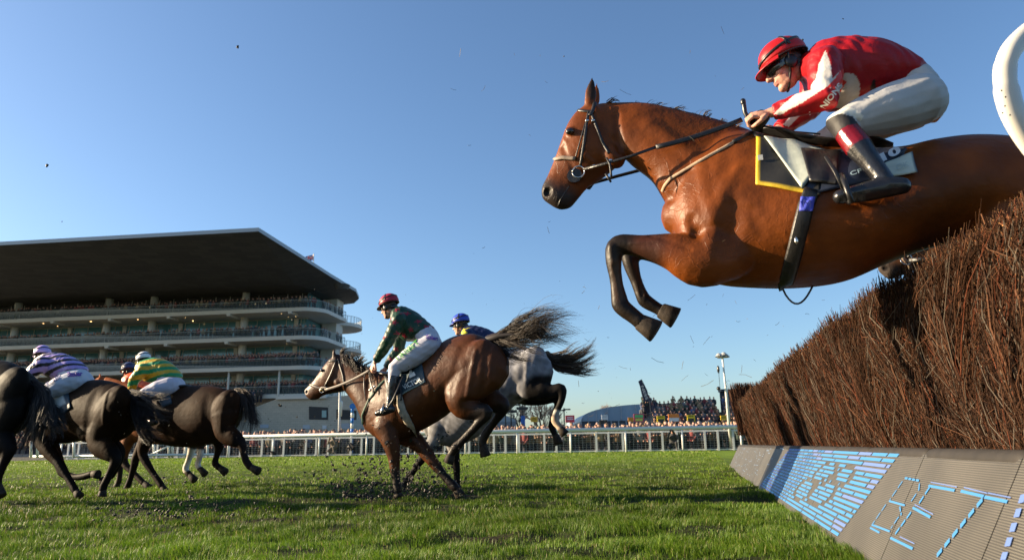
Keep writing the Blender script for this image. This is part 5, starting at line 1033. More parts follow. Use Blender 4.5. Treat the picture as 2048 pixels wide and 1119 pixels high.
g = G(); [bar(g, *s_, .011) for s_ in (T_[1], T_[3])]; bar(g, (1795, 690), (1488, 1068), .022, .036, .018, .005); obj('led_letter', g, LB, led, label='pale blue dashed letter T on the screen')
g = G(); [bar(g, *s_, .004) for s_ in (E_[0], E_[3], E_[7], T_[0], T_[2])]; bar(g, (2055, 660), (1925, 1075), .034, .028, .018, .005); obj('led_stroke', g, LL, led)
# blue striped field
c4 = [bst(*cz(*p)) for p in ((570, 366), (1275, 396), (872, 930), (378, 602))]
def bl(s_, t_):
    a = np.array(c4[0])*(1-s_)+np.array(c4[1])*s_; b_ = np.array(c4[3])*(1-s_)+np.array(c4[2])*s_; return a*(1-t_)+b_*t_
GS = {k: G() for k in 'BLCD'}; rr_ = random.Random(5); rows = 17
S0, S1 = c4[0][0], c4[1][0]
for k in range(rows):
    t0 = (k+.18)/rows; t1 = (k+.78)/rows; q = 0.
    cuts = [0.]
    while cuts[-1] < 1: cuts.append(min(1., cuts[-1]+rr_.choice([.03, .04, .06] if cuts[-1] < .5 else [.08, .12, .2])))
    for c0_, c1_ in zip(cuts, cuts[1:]):
        m_s = (c0_+c1_)/2; key = 'D' if m_s < .22 and rr_.random() < .6 else ('C' if m_s < .5 and rr_.random() < .7 else ('L' if (k < 4 or m_s > .92) and rr_.random() < .3 else 'B'))
        N_ = max(2, int((c1_-c0_)/.006)); st_ = None
        for i_ in range(N_+1):
            x_ = c0_+(c1_-c0_)*(i_+.5)/N_; hit = i_ == N_
            for (cx_, cy_, r1) in ((.66, .36, .075), (.74, .60, .085), (.60, .66, .075), (.80, .34, .055)):
                if abs(math.hypot(x_-cx_, ((t0+t1)/2-cy_)*.40)-r1) < .0085: hit = True
            if not hit and st_ is None: st_ = x_
            if hit and st_ is not None:
                e_ = min(x_, c1_)-.003
                if e_ > st_+.004: GS[key].poly([bw(*p) for p in (bl(st_, t0), bl(e_, t0), bl(e_, t1), bl(st_, t1))])
                st_ = None
AG = G(); MS_ = [LB, LL, LC, LD]
for mi_, key in enumerate('BLCD'):
    gk = GS[key]; o0 = len(AG.v); AG.v += gk.v; AG.c += gk.c; AG.f += [tuple(i+o0 for i in f) for f in gk.f]; AG.mi += [mi_]*len(gk.f)
obj('led_stripes', AG, MS_, led)
g = G(); c5 = [bst(*cz(*p)) for p in ((262, 366), (545, 366), (345, 570), (180, 478))]
for k in range(90):
    s_, t_ = rr_.random(), rr_.random(); a = (np.array(c5[0])*(1-s_)+np.array(c5[1])*s_)*(1-t_)+(np.array(c5[3])*(1-s_)+np.array(c5[2])*s_)*t_
    l_ = rr_.uniform(.05, .3); g.poly([bw(a[0], a[1]), bw(a[0]+l_, a[1]), bw(a[0]+l_, a[1]+.008), bw(a[0], a[1]+.008)])
obj('led_dashes', g, LP, led)
# ================================================================ RUNNING RAIL AND CROWD FENCE
RA = V(11.65, 35.9, 0); RD = V(-.979, .204, 0).normalized(); RN = V(RD.y, -RD.x, 0)
if RN.y < 0: RN = -RN
def rl(q, b, z): p = RA+RD*q+RN*b; return V(p.x, p.y, z)
rail = thing('running_rail', 'long white plastic running rail on thin posts, in front of the crowd', 'rail', rl(12, 0, .2))
g = G(); g.tube([rl(-7, 0, 1.37), rl(40.5, 0, 1.37)], .07, n=10, N=V(0, 0, 1), rb=.10); obj('rail', g, M['white'], rail, smooth=True)
for k in range(16):
    q = -2.5+k*2.85
    g = G(); g.tube([rl(q, .02, 1.33), rl(q, .0, .15)], .05, n=8); obj('post', g, M['white'], rail, smooth=True)
cf = thing('crowd_fence', 'white post and wire mesh crowd fence behind the running rail', 'fence', rl(12, 1.5, .2))
g = G(); g.box(rl(17, 1.5, 1.22), RD*24, RN*.03, V(0, 0, .045)); obj('top_rail', g, M['white'], cf)
g = G(); g.box(rl(17, 1.5, .27), RD*24, RN*.02, V(0, 0, .03)); obj('bottom_rail', g, M['white'], cf)
for k in range(34):
    for dq in ((0, .95) if k % 2 else (0,)):
        q = -6.5+k*1.42+dq*.8; g = G(); g.box(rl(q, 1.48, .71), RD*.055, RN*.035, V(0, 0, .5)); obj('post', g, M['white'], cf)
g = G()
for k in range(7): g.box(rl(17, 1.53, .36+.12*k), RD*24, RN*.004, V(0, 0, .006))
for k in range(230): g.box(rl(-7+48*k/230, 1.53, .72), RD*.006, RN*.004, V(0, 0, .46))
obj('wire_mesh', g, mat('grey wire', (.28, .28, .27), .5), cf)
gt = thing('track_gate', 'white rail gate with a diagonal brace behind the galloping horses on the left', 'gate', P(300, 911, 40))
def pz(u, v, d): return P(u, v, d)
for (a, b_, w_) in (((60, 884, 40), (140, 884, 40), .12), ((148, 880, 39), (430, 878, 39), .12), ((60, 912, 40), (240, 913, 40), .1), ((150, 911, 39), (430, 908, 39), .1), ((300, 909, 39), (345, 888, 39), .07)):
    g = G(); g.tube([P(*a), P(*b_)], w_/2*1.3, n=8); obj('rail', g, M['white'], gt, smooth=True)
for u in (62, 75, 100, 118, 148, 192, 202, 240, 308, 338, 345, 372, 415):
    g = G(); g.tube([P(u, 882, 39.3), P(u, 914, 39.3)], .07, n=8); obj('post', g, M['white'], gt, smooth=True)
# ================================================================ SPECTATORS
COATS = [(.03, .03, .035), (.07, .055, .045), (.075, .06, .045), (.04, .045, .07), (.14, .09, .05), (.15, .15, .15), (.03, .05, .04), (.22, .04, .04), (.28, .21, .12), (.08, .11, .2)]
HAIR = [(.03, .02, .015), (.08, .05, .03), (.25, .22, .2), (.02, .02, .02), (.3, .2, .1)]
def person_geo(g, p, yaw, coat, hair, h=1.72, pose=0, r=rnd, lo=True):
    """standing spectator, one continuous surface from shoes to head"""
    k = h/1.72; f = V(math.sin(yaw), -math.cos(yaw), 0); s = V(math.cos(yaw), math.sin(yaw), 0); n = 8; SK = (.50, .27, .20); TR = (.02, .02, .03)
    def ring(z, a, b_, off=0, col=None, sh=0):
        g.cur = col; return [g.addv(p+V(0, 0, z*k)+f*(off+b_*math.cos(2*math.pi*i/n))*k+s*((a*math.sin(2*math.pi*i/n))+sh)*k) for i in range(n)]
    def loft(rr_):
        for a, b_ in zip(rr_, rr_[1:]):
            for i in range(n): g.face(a[i], a[(i+1) % n], b_[(i+1) % n], b_[i])
    rg = [ring(0, .17, .14, .02, (.02, .02, .02)), ring(.08, .15, .09, 0, TR), ring(.45, .15, .09, 0, TR), ring(.84, .18, .12, 0, TR), ring(.86, .21, .15, 0, coat), ring(1.1, .20, .14, 0, coat), ring(1.32, .235, .14, 0, coat), ring(1.42, .2, .11, 0, coat), ring(1.47, .08, .07, 0, coat), ring(1.50, .06, .06, .01, SK), ring(1.53, .075, .085, .02, SK), ring(1.64, .085, .10, .02, SK), ring(1.665, .083, .098, .005, hair), ring(1.70, .06, .07, 0, hair), ring(1.725, .02, .02, 0, hair)]
    loft(rg)
    for sg in (1, -1):
        g.cur = coat; sh = p+V(0, 0, 1.38*k)+s*.22*sg*k
        if pose == 0: el = sh+V(0, 0, -.28*k)+s*.04*sg; ha = el+V(0, 0, -.2*k)+f*.16*k-s*.1*sg
        elif pose == 1: el = sh+V(0, 0, -.22*k)+f*.12+s*.06*sg; ha = p+V(0, 0, 1.58*k)+f*.17*k+s*.05*sg
        else: el = sh+V(0, 0, -.25*k)+f*.1; ha = el+f*.2*k+V(0, 0, .05)-s*.12*sg
        m0 = len(g.v); g.tube([sh-V(0, 0, .0), el, ha], [.06*k, .05*k, .038*k], n=5); g.cur = SK; g.tube([ha, ha+(ha-el).normalized()*.07], [.038*k, .03*k], n=5)
    if pose == 1: g.cur = (.015, .015, .015); g.box(p+V(0, 0, 1.60*k)+f*.17*k, s*.07, f*.04, V(0, 0, .03))
protos = []
for i in range(16):
    g = G(); person_geo(g, V(0, 0, 0), rnd.uniform(-.35, .35), COATS[i % 10], HAIR[i % 5], rnd.uniform(1.62, 1.82), pose=(0, 2, 0, 1, 2)[i % 5])
    protos.append(meshify('spectator', g.v, g.f, (0, 0, 0), g.c, True, [M['people']]))
def crowdman(p, i, label, group, yaw=0, sc_=1.):
    o = bpy.data.objects.new('spectator', protos[i % 16]); COL.objects.link(o); o.location = p; o.rotation_euler = (0, 0, yaw); o.scale = (sc_, sc_, sc_)
    tag(o, label, 'spectator', group); return o
for k in range(148):
    row = k % 2; q = .3+(k//2)*.355+rnd.uniform(-.08, .08)+row*.17
    crowdman(rl(q+rnd.uniform(-.1, .1), 1.9+row*.5+rnd.uniform(0, .2), -.12+row*.08), rnd.randrange(16), 'warmly dressed spectator standing in the packed line behind the white rail', 'spectators lining the rail', yaw=rnd.uniform(-.5, .6))
g = G(); r = random.Random(31)
for row in range(5):
    q = -4.
    while q < (36 if row < 4 else 30): q += r.uniform(.36, .62); person_geo(g, rl(q, 3.1+row*.6, -.08+.04*row), r.uniform(-.5, .5), COATS[r.choice([0, 0, 1, 2, 3, 4, 5, 6, 7, 8])], HAIR[r.randrange(5)], r.uniform(1.6, 1.86))
org = rl(15, 4, 0); me = meshify('rail_crowd', g.v, g.f, org, g.c, True, [M['people']]); o = link('rail_crowd', me, None, org); tag(o, 'deep mass of spectators standing behind the front rows at the rail', 'crowd', kind='stuff')
# tiered stand on the right
DS = 72.
st = thing('tiered_stand', 'open tiered viewing stand packed with people, beyond the rail on the right', 'stand', V(P(1390, 850, DS).x, DS, 0))
g = G(); xL = P(1300, 830, DS).x; xR = P(1530, 830, DS).x
for k in range(7): g.abox(xL, xR, DS+k*.8, DS+(k+1)*.8-.003, .3+.001*k, 1.45+.40*k)
obj('steps', g, mat('stand steps', (.12, .12, .12), .8), st)
g = G(); g.abox(xL, xR, DS-.1, DS-.05, .2, 1.3); obj('base_panel', g, mat('dark panel', (.03, .035, .04), .7), st)
for k in range(34):
    x = xL+(xR-xL)*k/33; g = G(); g.tube([V(x, DS-.2, .2), V(x, DS-.2, 2.4)], .03, n=6); obj('baluster', g, M['black'], st)
for z in (2.4,): g = G(); g.tube([V(xL, DS-.2, z), V(xR, DS-.2, z)], .04, n=6); obj('handrail', g, M['black'], st)
g = G(); g.abox(P(1437, 780, DS+6).x, xR+3, DS+5.8, DS+7, P(1437, 784, DS+6).z, P(1437, 779, DS+6).z); obj('roof_beam', g, mat('dark beam', (.03, .035, .04), .6), st)
g = G(); g.abox(P(1500, 780, DS+6).x, xR+4, DS+5.3, DS+5.5, P(1500, 780.5, DS+6).z, P(1500, 777.5, DS+6).z); obj('roof_beam', g, M['white'], st)
g = G(); g.abox(P(1437, 780, DS+6).x, xR+3, DS+6.3, DS+6.5, 3, P(1437, 784, DS+6).z); obj('back_panel', g, mat('navy panel', (.02, .03, .05), .7), st)
cnt = 0
for row in range(7):
    for k in range(24):
        x = xL+.25+(xR-xL-.3)*k/23+rnd.uniform(-.12, .12)
        u_ = 1024+FPX*x/(DS+row*.8)
        if 1426 < u_ < 1436 or u_ > 1484 or (row == 6 and u_ < 1360 and rnd.random() < .6): continue
        crowdman(V(x, DS+.4+row*.8, 1.45+.40*row), rnd.randrange(16), 'small figure in dark clothes standing on the steps of the tiered stand', 'people on the tiered stand', yaw=rnd.uniform(-.5, .5)); cnt += 1
for k in range(18):
    u = 1284+rnd.random()*17; v = 788+rnd.random()*50; d = DS-2; p = P(u, v, d)
    crowdman(V(p.x, p.y, p.z-1.7), rnd.randrange(16), 'figure in the narrow column of people by the leaning dark banner', 'people by the dark banner')
g = G()
for k in range(9): p = P(1292, 838-6*k, DS-2); g.abox(p.x-.55, p.x+.55, DS-2.4+.2*k, DS-2.2+.2*k, 0, p.z-1.65)
tag(obj('stair_steps', g, bpy.data.materials['stand steps'], origin=P(1292, 850, DS-2)), 'steep steps beside the tiered stand under a column of people', 'stairs')
# kneeling photographers
def kneeler(u, v, d, coat, label, cam_=True):
    b = P(u, v, d); t = thing('person', label, 'person', b); g = G(); f = V(-.35, -.93, 0).normalized(); s = V(.93, -.35, 0); k = .95
    hip = b+V(0, 0, .38); ch_ = hip+V(0, 0, .32)+f*.10; hd = ch_+V(0, 0, .27)+f*.06
    g.tube([hip, ch_, ch_+V(0, 0, .08)], [.17, .19, .1], n=12, rb=[.2, .22, .12], N=s, round_ends=True); g.ell(hd, (s*.085, f*.1, V(0, 0, .12))); g.tube([ch_+V(0, 0, .05), hd], .06, n=8)
    for sg in (1, -1):
        g.tube([hip+s*.1*sg, hip+s*.2*sg+f*.36+V(0, 0, -.04 if sg > 0 else -.25), b+s*.2*sg+f*(.3 if sg > 0 else -.2)+V(0, 0, .05)], [.11, .08, .05], n=8, round_ends=True); g.tube([b+s*.2*sg+f*(.25 if sg > 0 else -.2)+V(0, 0, .05), b+s*.25*sg+f*(.5 if sg > 0 else -.4)+V(0, 0, .04)], .05, n=8, round_ends=True)
        g.tube([ch_+s*.2*sg, ch_+s*.27*sg+f*.16-V(0, 0, .17), hd+f*.2+s*.06*sg-V(0, 0, .03)], [.08, .06, .045], n=8, round_ends=True)
    me, vs = remesh(g, .022, 2); cols = np.repeat(np.array([coat]), len(vs), 0).astype(float); paint(cols, vs, hd-V(0, 0, .06)+f*.06, hd+f*.06, .09, (.5, .27, .2), .02); paint(cols, vs, hd+V(0, 0, .08), hd+V(0, 0, .08), .09, (.03, .02, .02), .02)
    finish(me, vs, cols, M['people'], 'body', t, b)
    if cam_:
        g = G(); c = hd+f*.22; g.box(c, s*.07, f*.04, V(0, 0, .05)); g.tube([c, c+f*.28], [.05, .07], n=12); tag(obj('camera', g, M['black'], origin=c), 'black camera with a long lens held by the photographer kneeling at the crowd fence', 'camera')
kneeler(1348, 899, 36.0, (.03, .03, .032), 'photographer in black kneeling on the grass before the fence, camera raised')
kneeler(668, 906, 40.3, (.12, .10, .08), 'crouching figure in tan and grey clothes at the fence near the striped pole', False)
# ================================================================ POLES, SIGNS, BANNERS
t = thing('floodlight_pole', 'tall white pole with a cluster of floodlights beside the brush fence end', 'lamp post', P(1462, 893, 36.6))
g = G(); g.tube([P(1462, 893, 36.6), P(1452, 778, 36.6), P(1451.5, 776, 36.6), P(1444, 706, 36.6)], [.075, .07, .05, .045], n=10); obj('pole', g, M['white'], t, smooth=True)
for du, dv in ((-7, 3), (7, 4), (-3, 5), (3, 1)):
    g = G(); c = P(1444.5+du, 707+dv, 36.6); g.tube([c+V(0, 0, .09), c-V(.0, .02, .07)], [.08, .2], n=12); g.tube([c+V(0, 0, .08), P(1444, 708, 36.6)], .025, n=6); obj('lamp_head', g, mat('lamp grey', (.35, .35, .34), .4) if 'lamp grey' not in bpy.data.materials else bpy.data.materials['lamp grey'], t)
g = G(); g.tube([P(1437, 736, 36.6), P(1440, 776, 36.6)], .012, n=5); g.ell(P(1436.5, 738, 36.6), (V(.07, 0, 0), V(0, .07, 0), V(0, 0, .2))); g.ell(P(1437, 776, 36.6), (V(.1, 0, 0), V(0, .1, 0), V(0, 0, .1))); tag(obj('hanging_microphone', g, M['black'], origin=P(1438, 776, 36.6)), 'small black device on a thin cable left of the floodlight pole', 'microphone')
t = thing('grey_post', 'plain pale grey pole standing behind the rail below the bay horse head', 'pole', P(678, 905, 42)); g = G(); g.tube([P(677.5, 906, 42), P(680, 776, 42)], .07, n=8); obj('pole', g, mat('post grey', (.5, .5, .5), .5), t, smooth=True)
g = G(); g.tube([P(682, 832, 42), P(682.5, 812, 42), P(683, 803, 42), P(683, 800, 42)], [.05, .07, .09, .02], n=8); obj('lantern', g, M['white'], t, smooth=True)
t = thing('striped_marker_post', 'blue and white striped marker post with a round blue top at the rail', 'marker post', P(703, 909, 41))
for k in range(9):
    g = G(); a = P(703+.2*k, 909-10.6*k, 41); b_ = P(703.2+.2*k, 909-10.6*(k+1), 41); g.tube([a, b_], .085, n=10); obj('band', g, mat('marker blue', (.02, .16, .55), .4) if 'marker blue' not in bpy.data.materials and k == 0 else (bpy.data.materials['marker blue'] if k % 2 == 0 else M['white']), t, smooth=True)
g = G(); c = P(705.3, 812, 41); g.tube([c+V(0, -.05, 0), c+V(0, .05, 0)], .17, n=18); obj('round_top', g, bpy.data.materials['marker blue'], t)
for k, (x0, y0, x1, y1, c, lab, tx, tcol) in enumerate([
    (1061.5, 833, 1075, 843, (.65, .38, .02), 'yellow orange placard left of the red placard above the crowd', 'BAR', (.1, .05, .0)), (1131, 830, 1149, 844, (.62, .04, .07), 'red placard with two lines of white writing above the crowd', 'CLUB', (.8, .7, .7)),
    (1203, 829, 1215.5, 839, (.6, .62, .62), 'small white placard above the crowd before the domed tent', None, None), (1256, 834, 1267, 843, (.62, .25, .02), 'small orange placard right of the domed tent', None, None),
    (1267.5, 827, 1288, 843, (.5, .06, .1), 'red framed board with green and yellow panels', None, None), (1314, 831, 1330, 846, (.72, .52, .02), 'bright yellow arched board, left of the orange and white board', None, None),
    (1337, 827, 1358.5, 843, (.75, .22, .03), 'orange board with a white lower half below the tiered stand', None, None), (1374.5, 829, 1390, 846, (.72, .52, .02), 'bright yellow arched board, right of the orange and white board', None, None),
    (1441, 830, 1453, 839, (.72, .45, .02), 'yellow placard with dark writing just left of the floodlight pole', 'EXIT', None)]):
    d = 44.+k*.05; a = P((x0+x1)/2, y1, d); t = thing('placard', lab, 'sign', V(a.x, a.y, 0)); wx = (x1-x0)/2*d/FPX; hz = (y1-y0)/2*d/FPX; c0 = P((x0+x1)/2, (y0+y1)/2, d)
    g = G(); g.box(c0, V(wx, 0, 0), V(0, .03, 0), V(0, 0, hz)); obj('board', g, mat('sign %d' % k, c, .5), t)
    g = G(); g.tube([V(c0.x, c0.y+.05, 0), V(c0.x, c0.y+.05, c0.z)], .03, n=6); obj('stick', g, M['black'], t)
    def strip(zc, hh, col, ww=.8, nm='panel'):
        g = G(); g.box(c0+V(0, -.034, zc*hz), V(wx*ww, 0, 0), V(0, .003, 0), V(0, 0, hz*hh)); obj(nm, g, mat('sign detail %d %s' % (k, nm), col, .5), t)
    if k == 4: strip(.4, .35, (.1, .5, .15), .8, 'green_panel'); strip(-.45, .3, (.6, .6, .1), .7, 'yellow_panel')
    if k == 6: strip(-.42, .45, (.7, .7, .68), .9, 'white_panel')
    if k in (5, 7): strip(-.35, .5, (.04, .04, .03), .72, 'dark_panel'); strip(.72, .1, (.1, .08, .0), .6, 'lettering')
    if k in (0, 1, 8): col = (.8, .75, .75) if k == 1 else (.1, .06, .0); strip(.4, .12, col, .65, 'lettering'); strip(-.1, .12, col, .7, 'lettering_line')
    if k == 2: strip(.3, .08, (.2, .2, .2), .7, 'lettering'); g = G(); g.box(P(1206, 843, 44.2), V(.25, 0, 0), V(0, .1, 0), V(0, 0, .12)); obj('dark_box', g, M['black'], t)
t = thing('feather_banner', 'tall dark navy feather banner with white lettering, leaning left of the tiered stand', 'banner', V(P(1296, 850, 66).x, 66, 0))
bp_ = [(1276.5, 762), (1282.5, 758), (1285.5, 765), (1289, 769), (1294.5, 780), (1299, 800), (1288, 803), (1284, 790), (1280, 772)]
g = G(); g.prism([P(u, v, 66) for u, v in bp_], V(0, .06, 0)); obj('cloth', g, mat('navy banner', (.02, .03, .07), .6), t)
g = G(); g.tube([V(P(1300, 850, 66.1).x, 66.1, 0), P(1299, 800, 66.1), P(1290, 772, 66.1), P(1283, 758, 66.1)], .03, n=6); obj('pole', g, M['black'], t)
vs_, fs_ = text_mesh('NESS', .02); g = G(); a = P(1281.8, 772, 65.96); b_ = P(1291.5, 799, 65.96); d_ = (b_-a); up = V(d_.z, 0, -d_.x).normalized()*.26
if up.x < 0: up = -up
[g.addv(a+d_*v[0]+up*v[1]) for v in vs_]; [g.face(*f) for f in fs_]; obj('lettering', g, M['white'], t)
def lamp2(u, vt, vb, d, arms, lab, heads=()):
    a = P(u, vb, d); t = thing('street_lamp', lab, 'lamp post', V(a.x, a.y, 0)); g = G(); g.tube([V(a.x, a.y, 0), P(u, vt, d)], .09, n=6); obj('pole', g, M['black'], t)
    for (du, dv) in arms:
        g = G(); c = P(u, vt+3, d); e = P(u+du, vt+dv, d); g.tube([c, e], .06, n=5); g.box(e, V(.45, 0, 0), V(0, .2, 0), V(0, 0, .08)); obj('lamp_head', g, M['black'], t)
    for dv in heads: g = G(); g.box(P(u, vt+dv, d), V(.7, 0, 0), V(0, .2, 0), V(0, 0, .16)); obj('bracket', g, M['black'], t)
lamp2(1022, 800, 850, 85, [(6, 2)], 'dark street lamp with one arm, left of the bare trees', (22,)); lamp2(1044.5, 800, 850, 85, [(-11, 9), (11, 8)], 'dark street lamp with two arms before the bare trees', (16,)); lamp2(1128, 815, 850, 95, [(6, 3), (-4, 5)], 'faint dark street lamp behind the hanging grey hoof', ()); lamp2(1011, 815, 850, 95, [], 'thin dark pole without arms at the left of the lamps')
g = G(); c = P(1046, 841, 83); g.box(c, V(.25, 0, 0), V(0, .03, 0), V(0, 0, .6)); tag(obj('hanging_banner', g, mat('banner blue', (.03, .12, .4), .6), origin=c), 'narrow blue banner hanging beside the two-armed street lamp', 'banner')
# domed marquee
DM = 100.; t = thing('domed_marquee', 'blue grey marquee with a low domed roof behind the placards', 'marquee', P(1290, 850, DM)); g = G(); rs = []
xm = P(1300, 850, DM).x; hw = P(1300, 850, DM).x-P(1160, 850, DM).x; zb = P(1160, 843, DM).z; zt = P(1300, 808, DM).z
for yy in (0, 30): rs.append([V(xm+hw*math.cos(a)*(1), DM+yy, zb+(zt-zb)*max(0, math.sin(a))**.8) for a in [math.pi*i/28 for i in range(29)]])
g.rings(rs); obj('roof', g, mat('marquee roof', (.26, .33, .40), .45, ns=.6, namt=.1), t)
g = G(); g.abox(xm-hw, xm+hw, DM+.3, DM+29, 0, zb-.01); obj('wall', g, mat('marquee wall', (.09, .10, .12), .6), t)
g = G()
for k in range(20): x = xm-hw+2*hw*k/19; g.abox(x-.07, x+.07, DM+.1, DM+.25, 0, zb)
for k in range(1, 14): a = math.pi*k/14; g.tube([V(xm+hw*math.cos(a), DM-.06, zb), V(xm+hw*math.cos(a), DM-.06, zb+(zt-zb)*math.sin(a)**.8)], .05, n=5)
obj('frame', g, mat('marquee frame', (.35, .38, .42), .5), t)
t = thing('ridge_tent', 'small pale tent with a sloping lattice roof near the left street lamps', 'tent', P(1005, 850, 98)); g = G(); zc = P(1005, 843, 98).z
g.prism([P(985, 843, 98), P(1032, 843, 98), P(1030, 838, 98), P(992, 822, 98), P(985, 830, 98)], V(0, 10, 0)); obj('roof', g, mat('tent roof', (.35, .40, .42), .5), t); g = G(); g.abox(P(985, 843, 98).x, P(1032, 843, 98).x, 98.2, 107, 0, zc-.05); obj('wall', g, mat('tent wall', (.2, .22, .24), .6), t)
# bare trees
def bare_tree(u, v, d, ht, wd, label, seed, col):
    r = random.Random(seed); b = P(u, v, d); b.z = 0; t = thing('bare_tree', label, 'tree', b, 'leafless trees beyond the course'); g = G(); tg = G()
    g.tube([b, b+V(0, 0, ht*.25), b+V(r.uniform(-.3, .3), 0, ht*.75)], [.28, .22, .05], n=6)
    def br(p, dr, L, rad, lv):
        e = p+dr*L; (g if lv < 1 else tg).tube([p, p.lerp(e, .5)+V(r.uniform(-.1, .1)*L, 0, 0), e], [rad, rad*.8, rad*.45], n=4)
        if lv < 3:
            for _ in range(4):
                q = p.lerp(e, r.uniform(.3, 1)); a = V(r.gauss(0, 1), r.gauss(0, .8), r.gauss(.5, .6)).normalized(); br(q, (dr*.9+a*.75).normalized(), L*r.uniform(.45, .7), rad*.55, lv+1)
    for _ in range(9):
        z = r.uniform(.22, .8)*ht; a = r.uniform(0, 6.28); br(b+V(0, 0, z), V(math.cos(a)*wd/ht*1.3, math.sin(a)*wd/ht, .85).normalized(), (ht-z)*.55+.4, .09, 0)
    obj('trunk', g, mat('bark %d' % seed, (.10, .065, .045), .9), t); obj('crown', tg, mat('bare twigs %d' % seed, col, .9), t)
bare_tree(1083, 850, 92, P(1083, 806, 92).z, 2.4, 'rounded orange brown leafless tree between the street lamp and red placard', 1, (.42, .27, .17)); bare_tree(1040, 850, 100, P(1040, 812, 100).z, 2., 'leafless tree left of the larger orange brown one, behind the lamps', 2, (.36, .25, .18)); bare_tree(1112, 850, 98, P(1112, 820, 98).z, 1.6, 'low leafless tree just left of the red placard', 3, (.36, .25, .18)); bare_tree(1215, 845, 140, P(1215, 811, 140).z, 2.2, 'faint leafless tree top rising behind the domed marquee', 4, (.28, .2, .16))
# ================================================================ GRANDSTAND
GO = V(-27.55, 99, 0); DL = V(-.992, .126, 0).normalized(); DB = V(.126, .992, 0).normalized()
def gp(a, b, z): p = GO+DL*a+DB*b; return V(p.x, p.y, z)
stand = thing('grandstand', 'large multi storey grandstand with a dark oversailing roof and crowded glass balconies', 'grandstand', gp(30, 6, 0))
wm = mat('white render', (.62, .59, .53), .7, ns=.5, namt=.05); gl_ = mat('teal glazing', (.10, .26, .30), .12, spec=.9, ns=.4, namt=.2); cl2 = mat('balustrade glass', (.20, .28, .27), .2, alpha=.16); stone = mat('pale stone', (.30, .265, .21), .85, ns=.7, namt=.12, bump=.3, bs=3); rfm = mat('roof soffit', (.16, .16, .155), .7); dk = mat('dark interior', (.02, .022, .024), .6)
n = stone.node_tree.nodes; L = stone.node_tree.links; bk = n.new('ShaderNodeTexBrick'); bk.inputs['Scale'].default_value = .8; bk.inputs['Color1'].default_value = (.50, .45, .36, 1); bk.inputs['Color2'].default_value = (.44, .40, .32, 1); bk.inputs['Mortar'].default_value = (.34, .31, .26, 1); bk.inputs['Mortar Size'].default_value = .012
tc = n.new('ShaderNodeTexCoord'); mp = n.new('ShaderNodeMapping'); mp.inputs['Rotation'].default_value = (math.pi/2, 0, 0); L.new(tc.outputs['Object'], mp.inputs[0]); L.new(mp.outputs[0], bk.inputs['Vector']); L.new(bk.outputs['Color'], n['Principled BSDF'].inputs['Base Color'])
LV = [20.6, 16.5, 12.2, 8.3]
def outline(inset=0., front=0.):
    o = []; R1 = 3.-inset*.6
    o.append((75, inset+front)); o.append((3.2, inset+front))
    for k in range(1, 9): a = math.pi/2*k/8; o.append((3.2-(3.2-inset)*math.sin(a), 3.2-(3.2-inset-front)*math.cos(a)))
    o.append((inset, 10.5)); ca, cb, R_ = 5.0, 16.4, 5.2-inset
    for k in range(19): a = math.radians(-125+ (k/18)*(215)); o.append((ca-R_*math.cos(math.radians(-62+k/18*150)), cb+R_*math.sin(math.radians(-62+k/18*150))))
    o.append((75, 21.5)); return o
